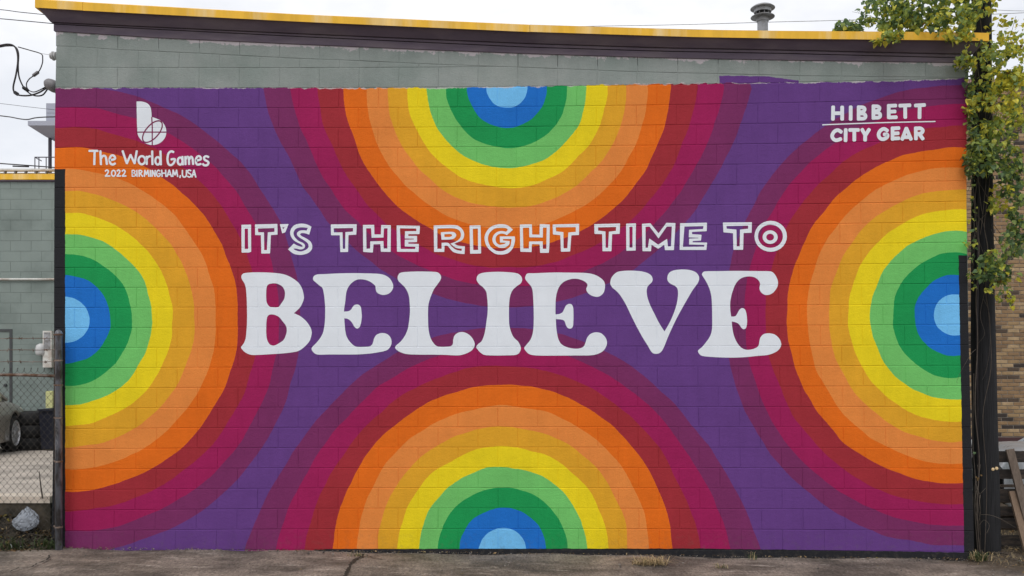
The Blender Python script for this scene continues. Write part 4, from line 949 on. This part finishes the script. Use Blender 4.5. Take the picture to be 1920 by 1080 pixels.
for _ in range(420):                                  # along the foot of the mural
    x = rl.uniform(-4.6, 4.8); y = -abs(rl.gauss(0, .05)) - .008
    leaf_quad(lt, (x, y, ground_z(x) + .02), .009 if rl.random() < .8 else .018, rl, .3, rl.choices(range(6), (1, 2, 2, 3, 1, .4))[0])
for _ in range(160):
    x = rl.uniform(-5, 5); y = -rl.uniform(.05, 1.0); leaf_quad(lt, (x, y, ground_z(x) + .018), .008, rl, .2, rl.randrange(6))
for _ in range(2600):                                 # the brown verge right of the wall
    x = rl.uniform(4.3, 7.2); y = rl.uniform(-.95, 2.2)
    if x + .9*y < 4.35 + rl.gauss(0, .12): continue
    if x < 4.72 and y > -.02: continue
    leaf_quad(lt, (x, y, ground_z(x) + rl.uniform(.008, .035)), .02, rl, .45, rl.choices(range(6), (2, 2.5, 4, 2, 4, .2))[0])
tag(lt.build('leaf_litter', LM + [mat('scrap_paper', (.5, .52, .54, 1), .6, .15, 20), mat('sprig_green', (.05, .085, .03, 1), .7, .2, 20)]), kind='stuff')
tw = MB(); rt = random.Random(31)
for _ in range(170):                                  # twigs and dead stalks in the litter
    x = rt.uniform(-6.3, -4.66); y = rt.uniform(-.16, .06); z = ground_z(x) + rt.uniform(.01, .3)*max(.1, min(1, (y + .16)/.2))
    d = Vector((rt.gauss(0, 1), rt.gauss(0, .35), rt.gauss(.4, .5))).normalized()*rt.uniform(.04, .14); c = Vector((x, y, z))
    tw.tube([c, c + d*.5 + Vector((0, 0, .008)), c + d], [.0028, .0022, .0014], 4)
for _ in range(60):
    x = rt.uniform(4.62, 5.6); y = rt.uniform(-.4, .6); c = Vector((x, y, ground_z(x) + rt.uniform(.01, .04)))
    if x + .9*y < 4.6: continue
    d = Vector((rt.gauss(0, 1), rt.gauss(0, 1), rt.gauss(.15, .2))).normalized()*rt.uniform(.06, .2); tw.tube([c, c + d*.5 + Vector((0, 0, .01)), c + d], [.003, .0024, .0016], 4)
tag(tw.build('twig_litter', M['stem']), kind='stuff')
sg_ = MB(); gm = [mat('dry_grass', (.40, .31, .17, 1), .8, .2, 30), mat('green_grass', (.045, .07, .02, 1), .7, .2, 30)]
def blade(mb, c, h, lean, w, mi, rr):
    a = rr.uniform(0, 6.28); d = Vector((math.cos(a), math.sin(a), 0)); s_ = Vector((-d.y, d.x, 0))*w; c = Vector(c)
    p1 = c + d*lean*.35*h + Vector((0, 0, h*.6)); p2 = c + d*lean*h + Vector((0, 0, h*(.75 if lean < 1 else .45)))
    mb.add([c - s_, c + s_, p1 + s_*.7, p1 - s_*.7, p2], [(0, 1, 2, 3), (3, 2, 4)], mi)
for _ in range(1500):
    x = rl.uniform(4.4, 7); y = rl.uniform(-.8, 2)
    if x + .9*y < 4.5 + rl.gauss(0, .12) or (x < 4.72 and y > -.02): continue
    blade(sg_, (x, y, ground_z(x)), rl.uniform(.03, .09), rl.uniform(.6, 1.6), .0022, 0, rl)
tag(sg_.build('dead_grass', gm), kind='stuff')
gr = MB(); rg3 = random.Random(2)                     # loose grit
gm_ = [mat('pale_grit', (.24, .215, .19, 1), .9, .2, 40), mat('dark_grit', (.09, .08, .075, 1), .9, .2, 40)]
for _ in range(1500):
    x = rg3.uniform(-5.2, 5.2); y = -abs(rg3.gauss(0, .07)) - .005 if rg3.random() < .55 else -rg3.uniform(0, 1.1)
    s_ = rg3.uniform(.003, .008) if rg3.random() < .93 else rg3.uniform(.008, .017)
    s_ *= .8; c = Vector((x, y, ground_z(x) + .012 + s_*.3)); vs_ = [c + Vector(p_)*s_*rg3.uniform(.7, 1.2) for p_ in ((1,0,0),(0,1,0),(-1,0,0),(0,-1,0),(0,0,.8),(0,0,-.8))]
    gr.add(vs_, [(0,1,4),(1,2,4),(2,3,4),(3,0,4),(1,0,5),(2,1,5),(3,2,5),(0,3,5)], 0 if rg3.random() < .6 else 1)
tag(gr.build('grit', gm_), kind='stuff')
def tuft(name, label, u, v, n, h, mix, lean, spread, w=.0025, cat='grass tuft'):
    y = (EYE + .02)*F/(v - HOR) - D; x = (u - 960)*(D + y)/F; t = MB(); rr = random.Random(int(u))
    for _ in range(n): blade(t, (x + rr.gauss(0, spread), y + rr.gauss(0, spread*.4), ground_z(x) + .008), h*rr.uniform(.5, 1.3), rr.uniform(.3 if lean < 2 else 1.3, lean), w, 0 if rr.random() < mix else 1, rr)
    tag(t.build(name, gm), label, cat)
tuft('grass_tuft', 'flattened straw coloured grass tuft at the foot of the orange band', 1222, 1056, 170, .10, .93, 2.4, .08, .0035)
tuft('grass_tuft', 'small green grass tuft sprouting where the apron crack meets the wall', 668, 1047, 60, .045, .4, 1.4, .05)
tuft('grass_tuft', 'thin dark weed tuft growing against the black foot band', 1412, 1044, 26, .11, .35, .7, .03)
tuft('weed_plant', 'leafy green weed clump growing at the foot of the utility pole', 1836, 1040, 110, .1, .25, 1.1, .05, .005, 'weed')
tuft('grass_tuft', 'small brown grass tuft between the straw tuft and dark weeds', 1352, 1060, 40, .05, .8, 1.6, .03)
tuft('weed_plant', 'dark scrubby weeds growing in the litter beside the fence post', 86, 1042, 60, .15, .04, 1.4, .07, .004, 'weed')
tuft('weed_plant', 'dark scrubby weeds in the litter left of the plastic bag', 14, 1042, 60, .16, .06, 1.4, .09, .004, 'weed')
yl = MB(); ry = random.Random(5)
for du in (0, 7, 12): leaf_quad(yl, P(1268 + du, 1062, -.37) + Vector((0, 0, .004)), .02, ry, .25)
tag(yl.build('fallen_leaf', mat('yellow_leaf', (.5, .42, .03, 1), .7, .1)), 'bright yellow fallen leaf on the apron beside the straw tuft', 'leaf', None)
yl = MB()
for du in (0, 5, 9): leaf_quad(yl, P(1732 + du, 1062, -.2) + Vector((0, 0, .006)), .018, ry, .25)
tag(yl.build('fallen_leaf', LM[5]), 'curled greenish yellow fallen leaf under the black foot band', 'leaf')
q = MB(); q.tube(catmull([tuple(P(1466, 1044, -.02)), tuple(P(1471, 1050, -.12)), tuple(P(1480, 1057, -.2))], 4), [.002 + .003*(1 - i/8) for i in range(9)], 6)
tag(q.build('twig', M['dead_stem']), 'short pale twig leaning on the black foot band', 'twig')
q = MB(); q.tube([P(80, 935, .05), P(76, 908, .05), P(73.5, 884, .04)], [.008, .006, .004], 6)
tag(q.build('stick', M['stem']), 'thin dark stick standing upright behind the fence mesh', 'stick')
bm = bmesh.new(); bmesh.ops.create_icosphere(bm, subdivisions=4, radius=1)
from mathutils import noise as mn
bc = P(50, 973, -.02)
for v in bm.verts:
    d = v.co.normalized(); zz = d.z; an = math.atan2(d.y, d.x); nn_ = mn.noise(d*2.3 + Vector((1, 4, 2)))
    fold = abs(math.sin(4.5*an + 3.2*nn_ + 1.5*zz)); cr = mn.ridged_multi_fractal(d*2.6 + Vector((3, 1, 2)), .8, 2.3, 4, 1, 2)
    k = .72 + .20*fold + .13*cr + .10*nn_
    wd = 1.12 - .75*max(-.2, zz)                      # narrows towards the gathered top
    v.co = bc + Vector(((d.x + .22*zz)*.108*k*wd, d.y*.06*k, zz*.118*(k*.5 + .5) + .012*nn_))
me = bpy.data.meshes.new('plastic_bag'); bm.to_mesh(me); bm.free()
n = NT('thin_white_plastic'); n.b.inputs['Base Color'].default_value = (.5, .54, .6, 1); n.b.inputs['Roughness'].default_value = .16; n.b.inputs['Transmission Weight'].default_value = .45; n.b.inputs['IOR'].default_value = 1.2
me.materials.append(n.m); tag(link('plastic_bag', me), 'crumpled translucent white plastic bag in the litter below the fence', 'bag')

# ---------------------------------------------------------------- brown brick building on the right
YK = 6.9; sk = F / (D + YK); kx = lambda u: (u - 960)/sk; kz = lambda v: EYE - (v - HOR)/sk
kb = thing('brick_building', 'brown brick building with maroon base band behind the utility pole', 'building', (kx(1890), YK, -.1))
BC = [(.36, .24, .125, 1), (.30, .19, .10, 1), (.44, .31, .175, 1), (.25, .16, .09, 1), (.055, .042, .036, 1), (.10, .07, .05, 1)]
BM_ = [mat('fired_brick', c_, .85, .22, 14, bump=.004, bscale=50) for c_ in BC]
BW, BH, BJ = .2, .0575, .011
def brick_mesh(m, w):
    b_ = MB(); c = .004
    vs_ = [(c,0,c),(w-c,0,c),(w-c,0,BH-c),(c,0,BH-c),(0,.006,0),(w,.006,0),(w,.006,BH),(0,.006,BH),(0,.03,0),(w,.03,0),(w,.03,BH),(0,.03,BH)]
    fs_ = [(0,1,2,3)] + [(i+4, (i+1) % 4+4, (i+1) % 4, i) for i in range(4)] + [(i+8, (i+1) % 4+8, (i+1) % 4+4, i+4) for i in range(4)]
    me = bpy.data.meshes.new('brick'); me.from_pydata(vs_, [], fs_); me.materials.append(m); return me, vs_, fs_
BME = [brick_mesh(m, BW) for m in BM_]
rk = random.Random(13); zb0 = kz(818); ztop = kz(160); cand = []; masonry = MB(); row = 0; z = zb0
while z < ztop:
    x = kx(1700) - (row % 2)*(BW + BJ)/2
    while x < kx(2420):
        k = rk.choices(range(6), (4, 4, 2.5, 3, 1.8, 2))[0]
        cand.append((x, z, k, YK - rk.uniform(0, .004))); x += BW + BJ
    z += BH + .0105; row += 1
def seen(c):
    u0_, v_ = 960 + c[0]*sk, HOR + (EYE - c[1])*sk; u1_ = u0_ + BW*sk
    return u1_ > 1866 and u0_ < 1919
vis = sorted([c for c in cand if seen(c)], key=lambda c: c[1])[:300]; vset = set(vis)
for c in cand:
    if c in vset: o = link('brick', BME[c[2]][0], kb); o.location = (c[0], c[3], c[1])
    else: masonry.add([Vector(p_) + Vector((c[0], c[3], c[1])) for p_ in BME[c[2]][1]], BME[c[2]][2], c[2])
tag(masonry.build('brick_work', BM_, kb), kind='stuff')
q = MB(); q.box((kx(1700) + .06, YK + .01, -.3), (kx(2420) + .05, YK + .25, ztop)); q.build('mortar', mat('grey_mortar', (.36, .32, .27, 1), .95, .12, 10), kb)
q = MB(); q.box((kx(1700) + .06, YK + .26, -.3), (kx(2420) + .05, YK + 9, ztop - .05)); q.build('rear_wall', BM_[1], kb)
M['maroon'] = mat('maroon_base_paint', (.07, .028, .03, 1), .6, .15, 4)
for v0_, v1_ in ((820, 838.5), (839.5, 1000)):
    q = MB(); q.box((kx(1696), YK - .03, kz(v1_)), (kx(2424), YK + .005, kz(v0_))); q.build('base_band', M['maroon'], kb)
q = MB(); q.box((kx(1700) - .05, YK - .06, ztop + .002), (kx(2420) + .15, YK + .4, ztop + .09)); q.build('coping', mat('pink_coping', (.36, .22, .19, 1), .8, .1), kb)

# ---------------------------------------------------------------- utility pole
YP = .42; sp_ = F / (D + YP); px_ = lambda u: (u - 960)/sp_; pz = lambda v: EYE - (v - HOR)/sp_
po = thing('utility_pole', 'tall dark tarred wooden utility pole wrapped in vines', 'pole', (px_(1851), YP, -.09))
ctr = [(-700, 1833, 25), (30, 1841.5, 31.5), (400, 1841.5, 36.5), (550, 1842.5, 40), (700, 1844.5, 42.5), (820, 1847, 43.5), (1045, 1852, 46)]
q = MB(); vsl = [v for v in np.linspace(1075, -700, 40)]; rp_ = random.Random(6); ns = 28
jit = [rp_.uniform(.975, 1.02) for _ in range(ns)]
for v in vsl:
    c = np.interp(v, [a[0] for a in ctr], [a[1] for a in ctr]); d = np.interp(v, [a[0] for a in ctr], [a[2] for a in ctr])/2/sp_
    for k in range(ns):
        a = 2*math.pi*k/ns; r_ = d*jit[k]*(1 + .012*math.sin(v*.03 + k*1.7)); q.v.append((px_(c) + r_*math.cos(a), YP + r_*math.sin(a), pz(v)))
q.f = [(i*ns+k, i*ns+(k+1) % ns, (i+1)*ns+(k+1) % ns, (i+1)*ns+k) for i in range(39) for k in range(ns)] + [tuple(39*ns+k for k in range(ns))]; q.mi = [0]*len(q.f)
q.build('shaft', M['wood_pole'], po, True)
q = MB(); q.tube([(px_(1829), YP - .05, -.1), (px_(1824.5), YP - .08, pz(620)), (px_(1826.5), YP - .1, pz(300))], .012, 8); q.build('ground_wire_guard', M['cable'], po, True)
q = MB()
for u, v in ((1850, 877.5), (1857, 876)): q.lathe([(.018, 0), (.016, .008), (.004, .012)], 10, Matrix.Translation((px_(u), YP - .118, pz(v))) @ Matrix.Rotation(R(90), 4, 'X'))
q.build('reflector_stud', mat('amber_reflector', (.75, .55, .3, 1), .2, .1), po)

# ---------------------------------------------------------------- climbing vine
vine = thing('climbing_vine', 'leafy yellow green vine climbing the utility pole and spilling over the roof edge', 'vine', (px_(1845), .2, -.09))
rv = random.Random(17)
def stem(pts, r0, r1, m='stem'):
    q = MB(); pp = catmull([tuple(P(*p_)) for p_ in pts], 6); n = len(pp)
    q.tube(pp, [(r0 + (r1 - r0)*i/(n-1))*.62 for i in range(n)], 5); q.build('vine_stem', M[m], vine, True)
for st_ in [([(1838,1045,.15),(1832,960,.12),(1836,860,.16),(1828,760,.15),(1833,640,.18),(1830,560,.18),(1836,470,.2),(1828,380,.2),(1838,290,.2),(1832,200,.2),(1845,110,.2),(1838,20,.2),(1845,-120,.2)], .011, .006),
            ([(1846,1045,.17),(1850,900,.18),(1843,780,.19),(1858,690,.2),(1855,600,.2),(1848,540,.2),(1852,470,.2),(1846,420,.2),(1856,330,.2),(1850,250,.2)], .006, .005),
            ([(1826,330,.2),(1840,350,.2),(1853,372,.2),(1866,386,.25),(1882,402,.3)], .005, .003), ([(1830,420,.2),(1850,400,.2),(1860,390,.22)], .004, .002),
            ([(1828,400,.2),(1842,416,.2),(1848,440,.2),(1852,470,.2),(1840,500,.2)], .005, .003), ([(1824,415,.2),(1835,450,.2),(1845,478,.2)], .004, .003),
            ([(1848,540,.19),(1838,590,.18),(1846,625,.18),(1833,645,.18)], .004, .002), ([(1843,560,.19),(1854,585,.19),(1857,640,.19),(1850,690,.19),(1842,712,.19)], .003, .002),
            ([(1830,655,.1),(1822,662,-.05),(1812,678,-.08),(1799,702,-.06),(1794,716,-.04),(1797,718,-.03)], .0035, .0015),
            ([(1843,60,0),(1840,80,-.12),(1832,92,-.16),(1829,112,-.12)], .005, .003), ([(1836,120,-.1),(1842,130,-.12),(1848,140,-.1)], .003, .002),
            ([(1822,140,-.1),(1816,158,-.05),(1810,172,-.03)], .004, .002), ([(1850,-10,.1),(1825,30,.05),(1790,55,.02),(1745,62,.0),(1700,58,.02)], .008, .003),
            ([(1745,62,0),(1700,48,.05),(1660,40,.05),(1625,28,.05),(1598,22,.05)], .005, .002), ([(1720,60,0),(1690,60,-.05),(1668,62,-.15),(1655,74,-.18)], .003, .002),
            ([(1640,62,.1),(1615,58,.1),(1590,54,.1),(1562,58,.1)], .004, .002), ([(1845,160,.2),(1870,120,.25),(1890,80,.3),(1905,30,.3)], .006, .003),
            ([(1850,230,.2),(1875,190,.3),(1900,168,.35),(1925,150,.4)], .006, .003), ([(1880,235,.2),(1892,200,.15),(1902,168,.15),(1910,164,.15)], .004, .003, 'dead_stem'),
            ([(1902,170,.15),(1904,200,.15),(1903,235,.15)], .004, .002, 'dead_stem'), ([(1856,310,.2),(1876,330,.3),(1890,350,.3),(1930,372,.4)], .006, .004),
            ([(1862,420,.25),(1880,440,.3),(1896,430,.3),(1925,405,.3)], .005, .003), ([(1858,430,.22),(1872,455,.3),(1880,462,.3),(1892,470,.3)], .004, .002),
            ([(1846,470,.2),(1862,500,.2),(1880,520,.2),(1893,560,.2)], .004, .002), ([(1850,330,.2),(1842,410,.1),(1838,440,.1)], .002, .002, 'dead_stem'),
            ([(1840,965,.1),(1858,966,.0),(1880,975,-.1),(1905,990,-.1)], .003, .0015, 'dead_stem'), ([(1834,1040,.1),(1828,960,.06),(1829,900,.08),(1824,820,.1),(1826,700,.12)], .007, .004),
            ([(1836,985,.05),(1845,975,.02),(1855,985,0),(1850,1000,0)], .002, .002, 'dead_stem'), ([(1829,900,.05),(1836,925,.02),(1848,915,.0)], .002, .002, 'dead_stem')]: stem(*st_)
for _ in range(26):                                   # tangle of thin dead runners between wall end and pole
    u = rv.uniform(1816, 1834); v = rv.uniform(110, 480); pts = []
    if rv.random() < .3: v = rv.uniform(820, 960); u = rv.uniform(1826, 1840)
    for _k in range(5): pts.append((u, v, rv.uniform(.1, .2))); u += rv.uniform(-6, 6); v += rv.uniform(14, 34)
    stem(pts, .0045, .002, rv.choice(('stem', 'stem', 'dead_stem')))
def leaf_mat(name, c):
    n = NT(name); oi = n.n('ShaderNodeObjectInfo'); p_ = n.pos()
    k = n.maprange(n.noise(p_, 26, 2), .3, .7, .6, 1.4); x = n.n('ShaderNodeVectorMath', operation='SCALE'); x.inputs[0].default_value = c[:3]; n.put(x.inputs['Scale'], k)
    n.put(n.b.inputs['Base Color'], x.outputs[0]); n.b.inputs['Roughness'].default_value = .45; n.b.inputs['Specular IOR Level'].default_value = .4
    tr = n.n('ShaderNodeBsdfTranslucent'); n.put(tr.inputs[0], x.outputs[0]); ms = n.n('ShaderNodeMixShader'); ms.inputs[0].default_value = .45
    out = n.t.nodes['Material Output']; n.t.links.new(n.b.outputs[0], ms.inputs[1]); n.t.links.new(tr.outputs[0], ms.inputs[2]); n.t.links.new(ms.outputs[0], out.inputs[0]); return n.m
LV = [leaf_mat('leaf_yellow', (.72, .63, .07, 1)), leaf_mat('leaf_lime', (.56, .57, .09, 1)), leaf_mat('leaf_green', (.30, .39, .10, 1)), leaf_mat('leaf_dark_green', (.12, .195, .085, 1)), leaf_mat('leaf_brown', (.2, .12, .04, 1))]
LSH = [(0,.08,0), (.30,.04,.07), (.44,.30,.09), (.30,.66,.03), (0,1.08,-.08), (-.30,.66,.03), (-.44,.30,.09), (-.30,.04,.07), (0,.45,-.03)]
LFS = [(0,1,8),(1,2,8),(2,3,8),(3,4,8),(4,5,8),(5,6,8),(6,7,8),(7,0,8)]
LME = []
for m_ in LV:
    me = bpy.data.meshes.new('leaf'); me.from_pydata(LSH, [], LFS); me.materials.append(m_); LME.append(me)
leaves = []
def clump(u, v, ru, rv_, n, Y, dY, tone, size=13, holes=.0):
    for _ in range(int(n*2.2)):
        while True:
            a, b = rv.uniform(-1, 1), rv.uniform(-1, 1)
            if a*a + b*b <= 1: break
        uu, vv = u + a*ru, v + b*rv_; Yy = Y + rv.gauss(0, dY)
        if holes and mn.noise(Vector((uu*.045, vv*.045, Yy))) < holes - .5: continue
        leaves.append((uu, vv, Yy, rv.choices(range(5), tone)[0], size*.82*rv.uniform(.45, 1.35)))
YEL, LIM, MIX, GRN, DRK = (4,4,2,.7,.15), (1.7,4.5,4,1.2,.1), (.8,2.6,4.5,2.4,.1), (.3,1.4,4.5,4,.1), (.1,.5,3,6,.1)
for cl in [(1662,14,40,30,80,.1,.1,GRN,12,.12), (1704,26,34,30,90,.08,.12,GRN,12,.15), (1590,49,27,13,44,.02,.06,DRK,11,.0), (1638,40,22,9,26,.04,.05,GRN,11), (1690,55,44,10,44,.0,.08,MIX,11,.1), (1745,18,92,42,430,.05,.18,GRN,13,.32), (1750,-50,110,50,260,.1,.2,GRN,13,.1), (1655,18,44,30,85,.08,.12,DRK,12,.3), (1592,50,24,11,50,.06,.06,DRK,11,.1), (1625,36,14,6,14,.06,.05,GRN,10), (1568,57,8,3,6,.05,.04,DRK,9),
           (1672,66,22,13,44,-.2,.05,LIM,11,.1), (1648,76,10,6,14,-.2,.04,LIM,11), (1700,44,40,16,55,.03,.1,GRN,12,.3), (1790,44,40,36,170,-.1,.14,LIM,13,.2), (1800,62,26,14,40,-.22,.05,YEL,14), (1820,0,50,40,160,.0,.2,LIM,13,.25),
           (1838,100,36,30,80,-.12,.1,MIX,13,.2), (1812,112,20,10,32,-.16,.05,LIM,13), (1800,125,14,8,10,-.14,.04,GRN,11), (1880,50,34,22,26,.3,.15,YEL,12,.2), (1905,70,34,40,85,.3,.15,YEL,12,.35), (1882,110,38,34,150,.2,.15,LIM,12,.28), (1886,150,42,30,150,.15,.15,YEL,12,.22), (1906,170,34,40,150,.2,.15,YEL,13,.15),
           (1850,190,36,18,85,-.05,.08,YEL,13,.15), (1848,160,22,26,44,.0,.08,MIX,12,.3), (1818,206,9,6,12,-.08,.04,LIM,12), (1882,232,42,34,170,.1,.13,LIM,13,.28), (1846,250,30,24,60,0,.1,MIX,13,.2),
           (1838,290,30,36,105,-.03,.09,GRN,13,.12), (1822,300,14,34,50,-.06,.05,DRK,12), (1880,300,38,36,170,.08,.12,GRN,13,.22), (1905,340,26,44,120,.15,.12,DRK,13,.2), (1880,370,26,34,60,.15,.12,YEL,11,.4), (1866,385,16,22,22,.15,.08,YEL,10),
           (1908,430,24,50,110,.15,.12,DRK,13,.25), (1895,455,20,30,44,.12,.1,GRN,12,.2), (1862,488,24,22,70,.02,.07,GRN,13,.1), (1850,510,20,18,36,-.02,.06,DRK,12), (1885,515,26,20,44,.06,.08,GRN,12,.2), (1876,545,20,22,20,.05,.06,MIX,11,.2), (1896,562,6,12,8,.06,.05,LIM,11), (1854,545,5,10,5,0,.03,LIM,12), (1811,455,8,5,5,-.05,.03,MIX,10),
           (1818,170,12,44,44,-.02,.05,DRK,11), (1822,236,12,40,40,.0,.05,DRK,11), (1826,500,10,50,16,.0,.04,MIX,9), (1824,400,8,80,14,.05,.05,MIX,9), (1834,880,9,60,2,.02,.03,(0,0,1,2,4),7),
           (1990,60,70,150,420,.4,.3,LIM,13,.25), (1990,330,66,150,420,.4,.25,GRN,13,.25), (1880,-60,70,50,240,.2,.25,LIM,13,.2)]: clump(*cl)
def leaf_frame(L):
    u, v, Yy, k, s_ = L
    c = P(u, v, Yy); s_ /= PXM
    e = Matrix.Rotation(rv.uniform(0, 6.28), 4, 'Z') @ Matrix.Rotation(R(rv.gauss(-40, 32)), 4, 'X') @ Matrix.Rotation(rv.gauss(0, .5), 4, 'Y')
    return Matrix.Translation(c) @ e @ Matrix.Scale(s_, 4)
inview = sorted([L for L in leaves if 0 < L[1] < 1080 and L[0] < 1920], key=lambda L: (L[2] > .12, -L[4]))
singles = set(id(L) for L in inview[:300]); mass = MB()
for L in leaves:
    T = leaf_frame(L)
    if id(L) in singles:
        o = bpy.data.objects.new('leaf', LME[L[3]]); C.objects.link(o); o.parent = vine; o.matrix_parent_inverse = PARINV[vine.name].copy(); o.matrix_world = T
    else: mass.add([T @ Vector(p_) for p_ in LSH], LFS, L[3])
tag(mass.build('leaf_mass', LV, vine), kind='stuff')

# ---------------------------------------------------------------- pallet and boards
M['wood_dark'] = mat('weathered_dark_wood', (.026, .021, .019, 1), .85, .35, 10, stretch=(2, 2, 14), c2=(.06, .045, .035, 1), c2scale=3)
M['wood_pale'] = mat('weathered_brown_wood', (.15, .115, .09, 1), .85, .25, 10, stretch=(12, 12, 1.5), c2=(.12, .09, .07, 1), c2scale=3)
YQ = .55; sq = F / (D + YQ); qx = lambda u: (u - 960)/sq; qz = lambda v: EYE - (v - HOR)/sq
pa = thing('wooden_pallet', 'dark weathered wooden pallet standing on edge behind the utility pole', 'pallet', (qx(1900), YQ, -.1))
rp2 = random.Random(3)
for i, (va, vb) in enumerate(((846, 867), (880, 898), (917, 941), (950, 966), (972, 990), (1004, 1024))):
    q = MB(); t_ = rp2.uniform(-.8, .8); q.add([(qx(1862), YQ, qz(vb)), (qx(2010), YQ, qz(vb + t_)), (qx(2010), YQ, qz(va + t_)), (qx(1862), YQ, qz(va)), (qx(1862), YQ + .02, qz(vb)), (qx(2010), YQ + .02, qz(vb + t_)), (qx(2010), YQ + .02, qz(va + t_)), (qx(1862), YQ + .02, qz(va))], [(0,1,2,3),(7,6,5,4),(0,4,5,1),(1,5,6,2),(2,6,7,3),(3,7,4,0)]); q.build('slat', M['wood_dark'], pa)
for va, vb in ((911, 916.5), (942, 946), (967, 971), (991, 997)):  # added pale strips in the gaps, standing in for the slats' lit top edges
    q = MB(); q.box((qx(1862), YQ + .115, qz(vb)), (qx(2010), YQ + .135, qz(va))); q.build('lit_edge_slat', M['wood_pale'], pa)
for u in (1867, 1940, 2000):
    q = MB(); q.box((qx(u), YQ + .022, qz(1035)), (qx(u) + .045, YQ + .112, qz(844))); q.build('stringer', M['wood_dark'], pa)
def board(label, a, b, Ya, Yb, wpx, th, m):
    A, B = P(*a, Ya), P(*b, Yb); d = (B - A).normalized(); n = Vector((0, -1, 0)); n = (n - d*n.dot(d)).normalized(); s_ = d.cross(n)*wpx/2/sq
    q = MB(); vs_ = [A - s_, A + s_, B + s_, B - s_]; vs_ += [p_ - n*th for p_ in vs_]
    q.add(vs_, [(0,1,2,3),(7,6,5,4),(0,4,5,1),(1,5,6,2),(2,6,7,3),(3,7,4,0)]); tag(q.build('loose_board', m), label, 'board', 'boards leaning on the pallet')
board('grey brown board leaning highest against the dark pallet', (1894, 842), (1945, 1040), .48, .28, 15, .025, M['wood_pale'])
board('lighter brown board leaning low across the dark pallet', (1905, 920), (1938, 1046), .45, .24, 25, .03, mat('bleached_brown_wood', (.21, .145, .10, 1), .85, .2, 10, stretch=(12, 12, 1.5)))
q = MB(); q.lathe([(.05, 0), (.055, .05), (.03, .11), (.01, .12)], 12, Matrix.Translation(P(1824, 838, 5)))
tag(q.build('white_container', M['ceramic'], None, True), 'small white container in the gap between the mural wall and pole', 'container')
print('objects', len(bpy.data.objects), 'blocks', len(blocks), 'leaves', len(leaves))
